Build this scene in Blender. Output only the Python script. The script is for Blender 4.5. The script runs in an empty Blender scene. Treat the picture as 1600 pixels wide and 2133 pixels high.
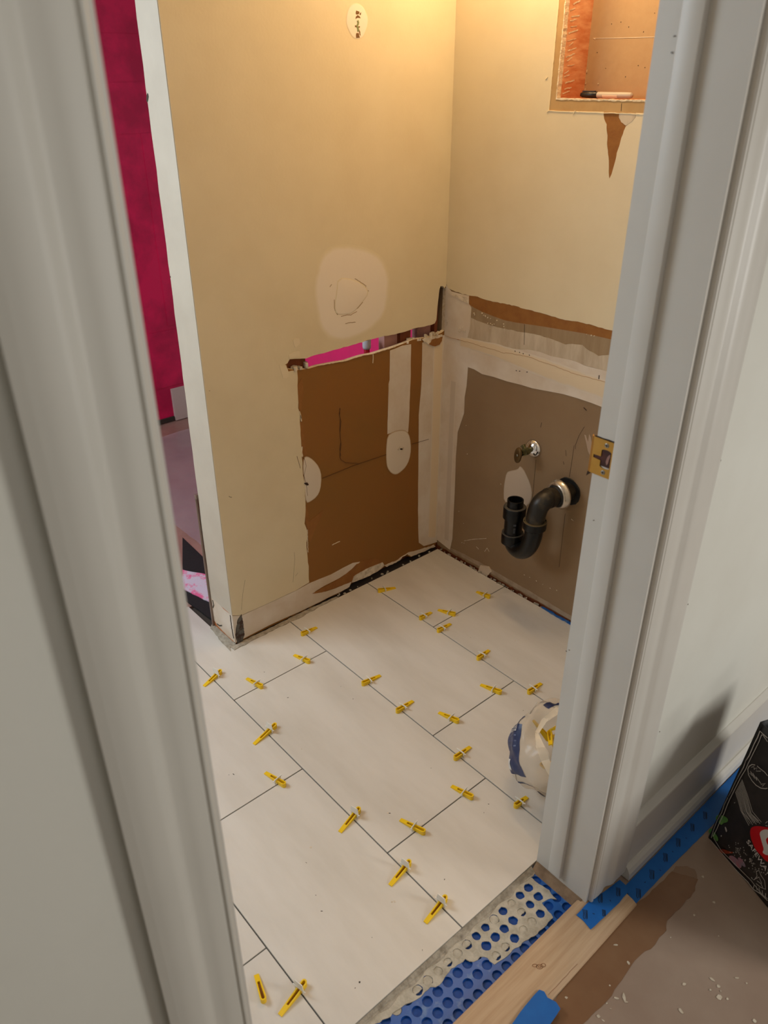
import bpy, bmesh, math, random
from mathutils import Vector, Matrix, noise
from mathutils.geometry import tessellate_polygon
rnd = random.Random(7)
SC = bpy.context.scene
COL = SC.collection

# ------------------------------------------------------------------ camera
F_PX, YAW, PITCH, ROLL = 1619.07, 2.427397, 0.511017, -0.003109
CAM = Vector((1.628727, -1.655870, 1.438350))
fw = Vector((math.cos(YAW) * math.cos(PITCH), math.sin(YAW) * math.cos(PITCH), -math.sin(PITCH)))
rt0 = fw.cross(Vector((0, 0, 1))).normalized()
up0 = rt0.cross(fw)
rt = rt0 * math.cos(ROLL) + up0 * math.sin(ROLL)
up = up0 * math.cos(ROLL) - rt0 * math.sin(ROLL)
cd = bpy.data.cameras.new('camera')
cam = bpy.data.objects.new('camera', cd); COL.objects.link(cam)
cd.sensor_fit = 'HORIZONTAL'; cd.sensor_width = 36.0; cd.lens = 36.0 * F_PX / 1600.0
cd.clip_start = 0.02; cd.clip_end = 60
m = Matrix((rt, up, -fw)).transposed().to_4x4(); m.translation = CAM
cam.matrix_world = m
cd.dof.use_dof = True; cd.dof.focus_distance = 2.1; cd.dof.aperture_fstop = 9.0
SC.camera = cam

# ------------------------------------------------------------------ world, lights, exposure
w = bpy.data.worlds.new('world'); SC.world = w; w.use_nodes = True
w.node_tree.nodes['Background'].inputs[0].default_value = (0.85, 0.92, 1.0, 1)
w.node_tree.nodes['Background'].inputs[1].default_value = 0.6
SC.view_settings.view_transform = 'Standard'
SC.view_settings.look = 'None'
SC.view_settings.exposure = -0.15
SC.view_settings.gamma = 1.0
SC.view_settings.use_curve_mapping = False

def area(name, loc, target, sx, sy, power, color, spread=180):
    l = bpy.data.lights.new(name, 'AREA'); l.shape = 'RECTANGLE'; l.size = sx; l.size_y = sy
    l.energy = power; l.color = color; l.spread = math.radians(spread)
    o = bpy.data.objects.new(name, l); COL.objects.link(o); o.location = loc
    o.rotation_euler = (Vector(target) - Vector(loc)).to_track_quat('-Z', 'Y').to_euler()
    return o
# daylight through the bathroom window (left, behind the partition) and through the hallway window
area('bathroom_window_light', (-0.62, -2.12, 1.50), (0.05, -.95, 0.0), 1.0, 1.1, 40, (0.78, 0.90, 1.0))
area('hall_window_light', (2.95, 0.30, 0.95), (1.155, -0.6, 0.5), 0.5, 0.7, 23, (1.0, 0.985, 0.93))
area('hall_far_window_light', (4.5, -0.9, 1.6), (1.15, -1.0, 0.6), 1.2, 1.2, 6, (0.97, 0.98, 1.0))
area('hall_fill_light', (2.3, -1.7, 2.38), (2.1, -1.7, 0), 0.8, 0.8, 5, (1.0, 0.96, 0.90))  # added fill from above for casing and threshold, no known ceiling lamp
# vanity lamp bulbs above the recess (just outside the frame)
for bx in (0.24, 0.46):
    l = bpy.data.lights.new('vanity_bulb_light', 'POINT'); l.energy = 5.8; l.color = (1.0, 0.70, 0.37)
    l.shadow_soft_size = 0.05
    o = bpy.data.objects.new('vanity_bulb_light', l); COL.objects.link(o); o.location = (bx, -0.15, 1.83)

# ------------------------------------------------------------------ helpers
def lin(c):
    c = c / 255.0
    return c / 12.92 if c <= 0.04045 else ((c + 0.055) / 1.055) ** 2.4
def rgb(r, g, b): return (lin(r), lin(g), lin(b), 1)

def material(name, col, rough=0.6, metal=0.0, col2=None, scale=8.0, lo=0.4, hi=0.7, bump=0.0, bscale=60.0,
             detail=4.0, spec=0.5, stretch=(1, 1, 1), trans=0.0, coat=0.0, alpha=1.0):
    m = bpy.data.materials.new(name); m.use_nodes = True
    nt = m.node_tree; b = nt.nodes['Principled BSDF']
    b.inputs['Base Color'].default_value = col
    b.inputs['Roughness'].default_value = rough
    b.inputs['Metallic'].default_value = metal
    b.inputs['Specular IOR Level'].default_value = spec
    b.inputs['Transmission Weight'].default_value = trans
    b.inputs['Coat Weight'].default_value = coat
    b.inputs['Alpha'].default_value = alpha
    tc = nt.nodes.new('ShaderNodeTexCoord'); mp = nt.nodes.new('ShaderNodeMapping')
    mp.inputs['Scale'].default_value = stretch
    nt.links.new(tc.outputs['Object'], mp.inputs['Vector'])
    if col2 is not None:
        n = nt.nodes.new('ShaderNodeTexNoise'); n.inputs['Scale'].default_value = scale
        n.inputs['Detail'].default_value = detail; n.inputs['Roughness'].default_value = 0.6
        r = nt.nodes.new('ShaderNodeValToRGB')
        r.color_ramp.elements[0].position = lo; r.color_ramp.elements[0].color = col
        r.color_ramp.elements[1].position = hi; r.color_ramp.elements[1].color = col2
        nt.links.new(mp.outputs[0], n.inputs['Vector']); nt.links.new(n.outputs['Fac'], r.inputs[0])
        nt.links.new(r.outputs[0], b.inputs['Base Color'])
    if bump:
        n2 = nt.nodes.new('ShaderNodeTexNoise'); n2.inputs['Scale'].default_value = bscale
        n2.inputs['Detail'].default_value = 3
        bp = nt.nodes.new('ShaderNodeBump'); bp.inputs['Strength'].default_value = bump
        bp.inputs['Distance'].default_value = 0.002
        nt.links.new(mp.outputs[0], n2.inputs['Vector']); nt.links.new(n2.outputs['Fac'], bp.inputs['Height'])
        nt.links.new(bp.outputs[0], b.inputs['Normal'])
    return m

def feather(name, inner, outer, rough=0.8, bump=0.1):
    """joint compound that thins out into the surface under it (vertex attribute 'fade')"""
    m = material(name, inner, rough, bump=bump, bscale=90)
    nt = m.node_tree; b = nt.nodes['Principled BSDF']
    at = nt.nodes.new('ShaderNodeAttribute'); at.attribute_name = 'fade'
    n = nt.nodes.new('ShaderNodeTexNoise'); n.inputs['Scale'].default_value = 30; n.inputs['Detail'].default_value = 4
    tc = nt.nodes.new('ShaderNodeTexCoord'); nt.links.new(tc.outputs['Object'], n.inputs['Vector'])
    ad = nt.nodes.new('ShaderNodeMath'); ad.operation = 'MULTIPLY_ADD'
    nt.links.new(n.outputs['Fac'], ad.inputs[0]); ad.inputs[1].default_value = 0.5
    sb = nt.nodes.new('ShaderNodeMath'); sb.operation = 'SUBTRACT'; sb.inputs[1].default_value = 0.25
    nt.links.new(at.outputs['Fac'], sb.inputs[0]); nt.links.new(sb.outputs[0], ad.inputs[2])
    r = nt.nodes.new('ShaderNodeValToRGB')
    r.color_ramp.elements[0].position = 0.15; r.color_ramp.elements[0].color = outer
    r.color_ramp.elements[1].position = 0.75; r.color_ramp.elements[1].color = inner
    nt.links.new(ad.outputs[0], r.inputs[0]); nt.links.new(r.outputs[0], b.inputs['Base Color'])
    return m

def link(name, me, mat, parent=None, kind=None, label=None, cat=None, group=None, loc=None):
    o = bpy.data.objects.new(name, me); COL.objects.link(o)
    if mat is not None and not me.materials: me.materials.append(mat)
    if parent is not None: o.parent = parent
    if loc is not None: o.location = loc
    if kind: o['kind'] = kind
    if label: o['label'] = label
    if cat: o['category'] = cat
    if group: o['group'] = group
    return o

def mesh_from(name, vs, fs, smooth=False):
    me = bpy.data.meshes.new(name); me.from_pydata([tuple(v) for v in vs], [], fs); me.validate(); me.update()
    bm = bmesh.new(); bm.from_mesh(me); bmesh.ops.recalc_face_normals(bm, faces=bm.faces); bm.to_mesh(me); bm.free()
    if smooth:
        for p in me.polygons: p.use_smooth = True
    return me

def thing(name, label, cat, loc=(0, 0, 0), rotz=0, group=None):
    o = bpy.data.objects.new(name, None); COL.objects.link(o); o.empty_display_size = 0.05
    o.location = loc; o.rotation_euler = (0, 0, rotz); o['label'] = label; o['category'] = cat
    if group: o['group'] = group
    return o

class MB:
    def __init__(s): s.v = []; s.f = []
    def box(s, a, b):
        x0, y0, z0 = a; x1, y1, z1 = b; n = len(s.v)
        s.v += [(x0, y0, z0), (x1, y0, z0), (x1, y1, z0), (x0, y1, z0), (x0, y0, z1), (x1, y0, z1), (x1, y1, z1), (x0, y1, z1)]
        s.f += [tuple(n + i for i in q) for q in ((0, 3, 2, 1), (4, 5, 6, 7), (0, 1, 5, 4), (1, 2, 6, 5), (2, 3, 7, 6), (3, 0, 4, 7))]
        return s
    def add(s, vs, fs):
        n = len(s.v); s.v += [tuple(v) for v in vs]; s.f += [tuple(n + i for i in f) for f in fs]; return s
    def obj(s, name, mat, parent=None, smooth=False, bevel=0, **k):
        me = mesh_from(name, s.v, s.f, smooth)
        o = link(name, me, mat, parent, **k)
        if bevel:
            md = o.modifiers.new('bevel', 'BEVEL'); md.width = bevel; md.segments = 2; md.limit_method = 'ANGLE'
        return o

class Frame:
    def __init__(s, o, a, b, n):
        s.o = Vector(o); s.a = Vector(a); s.b = Vector(b); s.n = Vector(n)
    def p(s, u, v, h=0.0): return s.o + s.a * u + s.b * v + s.n * h
    def px(s, x, y):
        """a point of the photograph laid on this plane"""
        d = fw + rt * ((x - 800) / F_PX) - up * ((y - 1066.5) / F_PX)
        t = (s.o - CAM).dot(s.n) / d.dot(s.n)
        q = CAM + d * t - s.o
        return (q.dot(s.a), q.dot(s.b))
    def pts(s, l, ox=0.0, oy=0.0, k=1.0): return [s.px(ox + x / k, oy + y / k) for x, y in l]

def jag(poly, step=0.012, amp=0.002, closed=True):
    out = []; n = len(poly)
    for i in range(n if closed else n - 1):
        a = Vector(poly[i]); b = Vector(poly[(i + 1) % n]); L = (b - a).length
        k = max(1, int(L / step)); nn = Vector((-(b - a).y, (b - a).x)).normalized() if L > 0 else Vector((0, 0))
        for j in range(k):
            q = a.lerp(b, j / k)
            if amp: q = q + nn * rnd.uniform(-amp, amp)
            out.append((q.x, q.y))
    if not closed: out.append(tuple(poly[-1]))
    return out

def smooth_poly(poly, it=2):
    for _ in range(it):
        out = []
        for i in range(len(poly)):
            a = Vector(poly[i]); b = Vector(poly[(i + 1) % len(poly)])
            out += [tuple(a.lerp(b, .25)), tuple(a.lerp(b, .75))]
        poly = out
    return poly

def sheet_data(fr, outer, h0, h1, holes=(), hfun=None):
    loops = [list(outer)] + [list(h) for h in holes]
    tri = tessellate_polygon([[Vector((x, y, 0)) for x, y in l] for l in loops])
    flat = [q for l in loops for q in l]; n = len(flat)
    vs = [fr.p(x, y, h1 if hfun is None else hfun(x, y)) for x, y in flat] + [fr.p(x, y, h0) for x, y in flat]
    fs = [tuple(t) for t in tri] + [tuple(n + i for i in reversed(t)) for t in tri]
    k = 0
    for l in loops:
        for i in range(len(l)):
            a = k + i; b = k + (i + 1) % len(l)
            fs.append((a, b, n + b, n + a))
        k += len(l)
    return vs, fs

def sheet(name, fr, outer, h0, h1, mat, parent=None, holes=(), hfun=None, side=None, **k):
    vs, fs = sheet_data(fr, outer, h0, h1, holes, hfun)
    o = link(name, mesh_from(name, vs, fs), mat, parent, **k)
    if side is not None:
        o.data.materials.append(side)
        for p in o.data.polygons:
            if abs(p.normal.dot(fr.n)) < .5: p.material_index = 1
    return o

def feather_sheet(name, fr, outer, h, mat, parent, inner=0.7, thick=0.0006):
    """blob of compound: domed, its rim fading into what lies under it"""
    cx = sum(p[0] for p in outer) / len(outer); cy = sum(p[1] for p in outer) / len(outer)
    rings = [(1.0, 0.0, 0.0), (0.5 + inner / 2, 0.45, .7), (inner, 1.0, 1.0)]
    vs = []; fade = []; fs = []; n = len(outer)
    for s, f, d in rings:
        for x, y in outer:
            vs.append(fr.p(cx + (x - cx) * s, cy + (y - cy) * s, h + thick * d)); fade.append(f)
    for r in range(2):
        for i in range(n):
            a = r * n + i; b = r * n + (i + 1) % n
            fs.append((a, b, b + n, a + n))
    vs.append(fr.p(cx, cy, h + thick)); fade.append(1.0)
    for i in range(n): fs.append((2 * n + i, 2 * n + (i + 1) % n, 3 * n))
    me = bpy.data.meshes.new(name); me.from_pydata([tuple(v) for v in vs], [], fs); me.update()
    at = me.attributes.new('fade', 'FLOAT', 'POINT')
    for i, f in enumerate(fade): at.data[i].value = f
    for p in me.polygons: p.use_smooth = True
    if me.polygons and me.polygons[0].normal.dot(fr.n) < 0: me.flip_normals()
    return link(name, me, mat, parent)

def band_feather(name, fr, top, bot, h, mat, parent, thick=0.0006, prof=((0, 0), (.2, 1), (.8, 1), (1, 0))):
    """strip of compound between two edge lines, feathered on both"""
    N = 40
    def at(l, t):
        x = t * (len(l) - 1); i = min(int(x), len(l) - 2); return Vector(l[i]).lerp(Vector(l[i + 1]), x - i)
    vs = []; fade = []; fs = []; m_ = len(prof)
    for i in range(N + 1):
        a = at(top, i / N); b = at(bot, i / N)
        for t, f in prof:
            q = a.lerp(b, t) + Vector((0, rnd.uniform(-.0012, .0012)))
            vs.append(fr.p(q.x, q.y, h + thick * f)); fade.append(f)
    for i in range(N):
        for j in range(m_ - 1):
            a = i * m_ + j; fs.append((a, a + 1, a + m_ + 1, a + m_))
    me = bpy.data.meshes.new(name); me.from_pydata([tuple(v) for v in vs], [], fs); me.update()
    att = me.attributes.new('fade', 'FLOAT', 'POINT')
    for i, f in enumerate(fade): att.data[i].value = f
    for p in me.polygons: p.use_smooth = True
    if me.polygons[0].normal.dot(fr.n) < 0: me.flip_normals()
    return link(name, me, mat, parent)

def ribbon(fr, line, wd, h):
    """thin raised line: a strip with thickness along a polyline on a plane"""
    vs = []; fs = []; n = len(line)
    for i, p in enumerate(line):
        a = Vector(line[max(0, i - 1)]); b = Vector(line[min(n - 1, i + 1)]); d = (b - a)
        d = d.normalized() if d.length > 1e-9 else Vector((1, 0)); nn = Vector((-d.y, d.x)) * wd / 2
        q = Vector(p)
        for s in (-1, 1):
            r_ = q + nn * s; vs.append(fr.p(r_.x, r_.y, h)); vs.append(fr.p(r_.x, r_.y, h * .2))
    for i in range(n - 1):
        a = i * 4; b = a + 4
        fs += [(a, a + 2, b + 2, b), (a, b, b + 1, a + 1), (a + 2, a + 3, b + 3, b + 2)]
    return vs, fs

def tube_data(path, radii, seg=24, cap=True):
    vs = []; fs = []; n = len(path); prev = None
    for i, p in enumerate(path):
        p = Vector(p); a = Vector(path[max(0, i - 1)]); b = Vector(path[min(n - 1, i + 1)])
        d = (b - a).normalized()
        if prev is None:
            x = d.orthogonal().normalized()
        else:
            x = (prev - d * prev.dot(d)).normalized()
        prev = x; y = d.cross(x); r = radii[i] if isinstance(radii, (list, tuple)) else radii
        for k in range(seg):
            t = 2 * math.pi * k / seg; vs.append(p + x * math.cos(t) * r + y * math.sin(t) * r)
    for i in range(n - 1):
        for k in range(seg):
            a = i * seg + k; b = i * seg + (k + 1) % seg
            fs.append((a, b, b + seg, a + seg))
    if cap:
        fs.append(tuple(range(seg))); fs.append(tuple(reversed(range((n - 1) * seg, n * seg))))
    return vs, fs

def lathe(origin, axis, prof, seg=32):
    """profile [(distance along axis, radius)] turned about axis"""
    ax = Vector(axis).normalized(); x = ax.orthogonal().normalized(); y = ax.cross(x); o = Vector(origin)
    vs = []; fs = []; n = len(prof)
    for d, r in prof:
        for k in range(seg):
            t = 2 * math.pi * k / seg; vs.append(o + ax * d + (x * math.cos(t) + y * math.sin(t)) * max(r, 1e-5))
    for i in range(n - 1):
        for k in range(seg):
            a = i * seg + k; b = i * seg + (k + 1) % seg; fs.append((a, b, b + seg, a + seg))
    return vs, fs

def smooth_angle(o, ang=40):
    me = o.data
    for p in me.polygons: p.use_smooth = True
    bm = bmesh.new(); bm.from_mesh(me)
    for e in bm.edges:
        if len(e.link_faces) == 2 and e.calc_face_angle(0) > math.radians(ang): e.smooth = False
    bm.to_mesh(me); bm.free()

# planes of the place
L = Frame((0, 0, 0), (0, 1, 0), (0, 0, 1), (1, 0, 0))        # cream partition, facing the door
B = Frame((0, 0, 0), (1, 0, 0), (0, 0, 1), (0, -1, 0))       # back wall behind the plumbing
T = Frame((0, 0, 0), (1, 0, 0), (0, 1, 0), (0, 0, 1))        # tile tops
H = Frame((0, 0, -.010), (1, 0, 0), (0, 1, 0), (0, 0, 1))    # hallway paper
J = Frame((0, -.72, 0), (1, 0, 0), (0, 0, 1), (0, -1, 0))    # latch jamb face
E_ = Frame((0, -.815, 0), (1, 0, 0), (0, 0, 1), (0, -1, 0))  # end of the partition

# ------------------------------------------------------------------ materials
PAINT = rgb(223, 206, 172); MUD = rgb(222, 208, 192); BOARDL = rgb(142, 92, 34); BOARDB = rgb(148, 121, 90)
TORN = rgb(150, 98, 44)
m_paint = material('cream_paint', PAINT, 0.55, col2=rgb(217, 199, 164), scale=5, bump=0.10, bscale=160)
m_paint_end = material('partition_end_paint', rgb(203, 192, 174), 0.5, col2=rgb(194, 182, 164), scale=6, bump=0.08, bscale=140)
m_boardl = material('brown_drywall_paper', BOARDL, 0.8, col2=rgb(136, 92, 34), scale=4, bump=0.05, bscale=200)
m_boardb = material('grey_brown_drywall_paper', BOARDB, 0.8, col2=rgb(138, 110, 80), scale=4, bump=0.05, bscale=200)
m_torn = material('torn_brown_paper', TORN, 0.9, col2=rgb(138, 86, 36), scale=30, bump=0.3, bscale=160)
m_dkcrack = material('dark_crack', rgb(50, 30, 18), 0.9)
m_pencil = material('pencil_mark', rgb(88, 66, 48), 0.8)
m_mud = material('joint_compound', MUD, 0.75, col2=rgb(204, 182, 156), scale=7, lo=.38, hi=.72, bump=0.15, bscale=110)
m_mud_l = feather('compound_on_paint', rgb(234, 219, 200), PAINT)
m_mud_bl = feather('compound_on_brown_board', rgb(218, 202, 182), rgb(184, 154, 118))
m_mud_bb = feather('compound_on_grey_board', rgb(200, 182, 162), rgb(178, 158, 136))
m_mud_yel = feather('yellowish_compound', rgb(222, 200, 168), rgb(219, 204, 186))
m_mud_thin = material('scraped_compound', rgb(178, 157, 131), 0.8, col2=rgb(205, 188, 164), scale=18, lo=.35, hi=.65,
                      bump=0.2, bscale=90, stretch=(1.5, 1, .35))
m_plaster = material('loose_plaster', rgb(226, 212, 192), 0.9, col2=rgb(180, 160, 134), scale=60, bump=0.8, bscale=160)
m_gyps = material('raw_gypsum_edge', rgb(232, 214, 186), 0.95, col2=rgb(206, 180, 140), scale=120, bump=0.9, bscale=300)
m_void = material('wall_void', rgb(46, 32, 24), 0.95)
m_stud = material('stud_wood', rgb(196, 120, 68), 0.7, col2=rgb(160, 84, 42), scale=12, stretch=(3, 3, .3), bump=0.2, bscale=60)
m_redstud = material('red_brown_wood', rgb(132, 66, 26), 0.75, col2=rgb(88, 40, 16), scale=16, stretch=(2, 2, .4), bump=0.3)
m_niche_side = material('orange_lit_stud', rgb(206, 128, 80), 0.75, col2=rgb(232, 176, 130), scale=18, lo=.42, hi=.68,
                        stretch=(.6, .6, 2.2), bump=0.25, bscale=80)  # the lamp's orange light on the wood is put into this colour
m_niche_back = material('recess_back_board', rgb(182, 150, 110), 0.85, col2=rgb(177, 144, 104), scale=60, lo=.3, hi=.7, bump=0.1, bscale=200)
m_white = material('white_trim_paint', rgb(211, 207, 199), 0.42, col2=rgb(205, 200, 191), scale=3, bump=0.04, bscale=60)
m_casl = material('left_casing_paint', rgb(206, 203, 194), 0.5, col2=rgb(201, 198, 189), scale=3)
m_hallwall = material('hall_wall_paint', rgb(220, 219, 210), 0.6, col2=rgb(214, 212, 202), scale=3, bump=0.08, bscale=120)
m_tile = material('ivory_tile', rgb(220, 213, 204), 0.36, col2=rgb(204, 196, 185), scale=3.5, lo=.38, hi=.72, bump=0.03,
                  bscale=40, stretch=(.6, 2.4, 1), detail=8)
m_tile_side = material('tile_body', rgb(178, 172, 162), 0.8)
m_thin = material('thinset_mortar', rgb(196, 186, 168), 0.9, col2=rgb(168, 158, 140), scale=60, bump=0.7, bscale=220)
m_grey = material('grey_mortar_smear', rgb(182, 172, 156), 0.9, col2=rgb(140, 130, 114), scale=70, bump=0.8, bscale=200)
m_sub = material('dark_joint', rgb(78, 66, 58), 0.9)
m_blue = material('blue_membrane_plastic', rgb(30, 92, 168), 0.35, col2=rgb(108, 142, 178), scale=40, lo=.55, hi=.78, detail=6, spec=.5)
m_bluecup = material('blue_cup_plastic', rgb(24, 80, 158), 0.45, col2=rgb(18, 66, 140), scale=60, spec=.25)
m_wood = material('pale_oak', rgb(198, 166, 132), 0.55, col2=rgb(178, 143, 108), scale=9, stretch=(10, .5, 10), bump=0.15, bscale=30)
m_knot = material('wood_knot', rgb(140, 96, 62), 0.6)
m_tape = material('blue_masking_tape', rgb(6, 98, 176), 0.6, col2=rgb(2, 88, 164), scale=20, bump=0.1, bscale=200)
m_tapeink = material('tape_print', rgb(8, 34, 62), 0.7)
m_paper = material('floor_paper', rgb(146, 122, 104), 0.62, col2=rgb(156, 134, 116), scale=7, lo=.35, hi=.7, bump=0.08, bscale=80, detail=6)
m_stain = material('wet_paper', rgb(122, 84, 54), 0.4, col2=rgb(128, 92, 62), scale=14, bump=0.08, bscale=80)
m_stain2 = material('damp_paper', rgb(136, 106, 82), 0.5)
m_yel = material('yellow_plastic', rgb(244, 200, 20), 0.38, spec=.5)
m_yel_in = material('yellow_slot_shade', rgb(150, 96, 10), 0.6)  # wedge yellow darkened, shade inside the slot painted in
m_clip = material('translucent_clip_plastic', rgb(246, 243, 236), 0.3, alpha=0.86)
m_abs = material('black_abs', rgb(9, 9, 10), 0.32, spec=.35)
m_absold = material('worn_black_abs', rgb(24, 20, 15), 0.42, col2=rgb(74, 62, 44), scale=22, lo=.48, hi=.72, bump=0.25, bscale=60)
m_rubber = material('black_rubber', rgb(18, 17, 17), 0.55)
m_chrome = material('chrome', rgb(225, 225, 228), 0.12, metal=1.0)
m_chrome2 = material('scuffed_chrome', rgb(214, 208, 200), 0.25, metal=0.9, col2=rgb(190, 176, 156), scale=30)
m_bronze = material('aged_bronze', rgb(104, 78, 44), 0.5, metal=0.6, col2=rgb(84, 66, 36), scale=40)
m_brassgr = material('greenish_brass', rgb(122, 118, 80), 0.35, metal=0.7, col2=rgb(90, 90, 66), scale=60)
m_brass = material('polished_brass', rgb(206, 164, 88), 0.28, metal=0.95, col2=rgb(190, 148, 72), scale=12)
m_steel = material('zinc_steel', rgb(160, 158, 150), 0.35, metal=0.9)
m_pink = material('pink_waterproofing', rgb(226, 26, 92), 0.5, col2=rgb(190, 18, 76), scale=7, lo=.4, hi=.62, bump=0.2, bscale=30, detail=6)
m_pinkb = material('bright_pink_board', rgb(240, 36, 116), 0.55, col2=rgb(226, 40, 110), scale=9)
m_mauve = material('mauve_board', rgb(196, 146, 136), 0.8, col2=rgb(128, 80, 80), scale=12)
m_red = material('red_pipe', rgb(176, 14, 28), 0.35)
m_paper2 = material('pinkish_paper', rgb(170, 132, 120), 0.35, col2=rgb(150, 112, 102), scale=9, bump=0.25, bscale=16)
m_film = material('plastic_film', rgb(200, 188, 196), 0.12, col2=rgb(190, 176, 190), scale=20, bump=1.0, bscale=30, alpha=0.38)
m_blkmat = material('black_mat', rgb(26, 25, 27), 0.8, bump=.4, bscale=120)
m_cloth = material('pink_lilac_cloth', rgb(222, 208, 226), 0.85, col2=rgb(240, 110, 160), scale=30, lo=.5, hi=.62, bump=0.4, bscale=200)
m_pbag = material('clear_poly_bag', rgb(226, 212, 192), 0.22, trans=0.0, alpha=0.34, bump=0.5, bscale=40)
m_pbag_w = material('milky_poly_fold', rgb(232, 220, 200), 0.3, alpha=0.82, bump=0.5, bscale=50)
m_navy = material('navy_print', rgb(32, 44, 84), 0.4, col2=rgb(46, 60, 100), scale=40)
m_print = material('white_print', rgb(214, 210, 206), 0.5)
m_bagblk = material('charcoal_bag_print', rgb(30, 27, 27), 0.5, col2=rgb(62, 54, 52), scale=14, lo=.4, hi=.75, detail=8)
m_bagedge = material('black_bag_fabric', rgb(14, 14, 15), 0.6, bump=.3, bscale=300)
m_teal = material('dark_teal_lining', rgb(12, 50, 50), 0.6)
m_chalk = material('chalk_line', rgb(196, 190, 184), 0.7)
m_logored = material('logo_red', rgb(216, 12, 22), 0.4)
m_logowht = material('logo_white', rgb(226, 222, 220), 0.4)
m_green = material('print_green', rgb(74, 132, 52), 0.5, col2=rgb(120, 170, 90), scale=40)
m_orange = material('print_orange', rgb(190, 76, 30), 0.5, col2=rgb(120, 40, 30), scale=40)
m_lilac = material('print_lilac', rgb(150, 132, 150), 0.5, col2=rgb(190, 110, 120), scale=60)
m_markb = material('marker_black_cap', rgb(24, 22, 20), 0.35)
m_markw = material('marker_barrel', rgb(186, 176, 160), 0.4)
m_marklab = material('marker_label', rgb(232, 214, 186), 0.5)
m_ceil = material('ceiling_white', rgb(226, 222, 214), 0.8)
m_debris = material('dark_debris', rgb(58, 50, 42), 0.9)

# ------------------------------------------------------------------ floor: tiles laid in rows
sub = MB().box((-.36, -1.75, -.028), (1.0315, .12, -.0125)).obj('floor', m_sub, kind='structure')
rows = [(-.3265, -.006), (-.634, -.3265), (-.9415, -.634), (-1.249, -.9415), (-1.5565, -1.249), (-1.74, -1.5565)]
joint = [(.3184, .9337), (.6338,), (.1964, .8117), (-.1096, .5057), (.2007, .816), (.5057,)]
X_END = 1.0318; g = .0011
tile_n = 0
for (y0, y1), js in zip(rows, joint):
    xs0 = .012 if y0 > -.70 else -.258
    xs = [xs0] + [j for j in js if j > xs0 + .02] + [X_END]
    for a, b in zip(xs[:-1], xs[1:]):
        xa = a + (g if a != xs0 else 0); xb = b - (g if b != X_END else 0)
        mb = MB()
        yy0, yy1 = y0 + g, y1 - g
        if yy0 < -.815 < yy1 and a < 0:   # notched round the end of the partition
            poly = [(xa, yy0), (xb, yy0), (xb, yy1), (.012, yy1), (.012, -.828), (xa, -.828)]
            t = sheet('tile', T, poly, -.009, 0, m_tile, sub)
        else:
            t = mb.box((xa, yy0, -.009), (xb, yy1, 0)).obj('tile', m_tile, sub)
        md = t.modifiers.new('bevel', 'BEVEL'); md.width = .0006; md.segments = 1; md.limit_method = 'ANGLE'
        t.data.materials.append(m_tile_side)
        for p in t.data.polygons:
            if abs(p.normal.z) < .5: p.material_index = 1
# mortar dabs and chips lying on the tiles
mb = MB()
specks = [(720/4+420, 1213/4+1150, 5, 2), (1262/4+420, 1224/4+1150, 3, 2), (522/4+420, 1000/4+1150, 3, 1.5), (265/4+420, 1850/4+1150, 6, 2), (227/4+420, 1857/4+1150, 2, 1.5),
          (1018, 1675, 3, 2), (1008, 1693, 2, 1.5), (670, 1898, 4, 2), (749, 2046, 3, 4), (740, 2058, 2, 1.5), (658, 1865, 2, 1.5), (926, 1832, 4, 2),
          (638, 1797, 4, 1), (775, 1953, 2, 1), (898, 1600, 2, 1.5), (812, 1694, 5, 2), (1090, 1480, 2, 1.5), (880, 1979, 3, 1), (710, 1430, 2, 1)]
def blot(fr, u, v, r, r2, h, mbx, k=7):
    pl = []
    a0 = rnd.uniform(0, 3)
    for i in range(k):
        t = 2 * math.pi * i / k; q = rnd.uniform(.7, 1.2)
        x = math.cos(t) * r * q; y = math.sin(t) * r2 * q
        pl.append((u + x * math.cos(a0) - y * math.sin(a0), v + x * math.sin(a0) + y * math.cos(a0)))
    mbx.add(*sheet_data(fr, pl, 0, h))
for x, y, r1, r2 in specks:
    u, v = T.px(x, y); blot(T, u, v, r1 * .00055, r2 * .0005, .0004, mb, 6)
mb.obj('grit_specks', m_debris, sub, kind='stuff')
mb = MB()
for x, y, r1 in [(808, 1694, 5), (817, 1879, 4), (822, 1878, 5), (1226/1, 1725, 3), (628, 1560, 3), (648, 1765, 5), (1073, 1335, 3), (1150, 1317, 3), (980, 1328, 2)]:
    u, v = T.px(x, y); blot(T, u, v, r1 * .0006, r1 * .0004, .0006, mb, 6)
mb.obj('mortar_chips', m_plaster, sub, kind='stuff')

# mortar fringe between tiles and walls
def fringe(name, frm, top, bot, h, mat, parent, **k):
    return sheet(name, frm, jag(top + list(reversed(bot)), .010, .0018), -.004, h, mat, parent, **k)
fl = [(-.828, .0), (-.75, .0), (-.6, .0), (-.45, .0)]
sheet('mortar_fringe', T, jag([(.002, -.835), (.020, -.832), (.017, -.70), (.019, -.60), (.015, -.52), (.012, -.45), (.004, -.45), (.001, -.60)], .012, .0022), -.009, .002, m_grey, sub)
sheet('mortar_fringe', T, jag([(.002, -.836), (.017, -.842), (-.03, -.842), (-.115, -.832), (-.128, -.820), (-.12, -.816), (.0, -.815)], .012, .002), -.009, .002, m_grey, sub)
mb = MB()
for i in range(16):
    y = rnd.uniform(-.45, -.02); blot(T, .006 + rnd.uniform(-.003, .005), y, rnd.uniform(.002, .005), rnd.uniform(.002, .004), rnd.uniform(.001, .006), mb)
for i in range(60):
    x = rnd.uniform(.02, .75); blot(T, x, -.004 + rnd.uniform(-.004, .002), rnd.uniform(.002, .007), rnd.uniform(.001, .003), rnd.uniform(.001, .005), mb)
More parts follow.
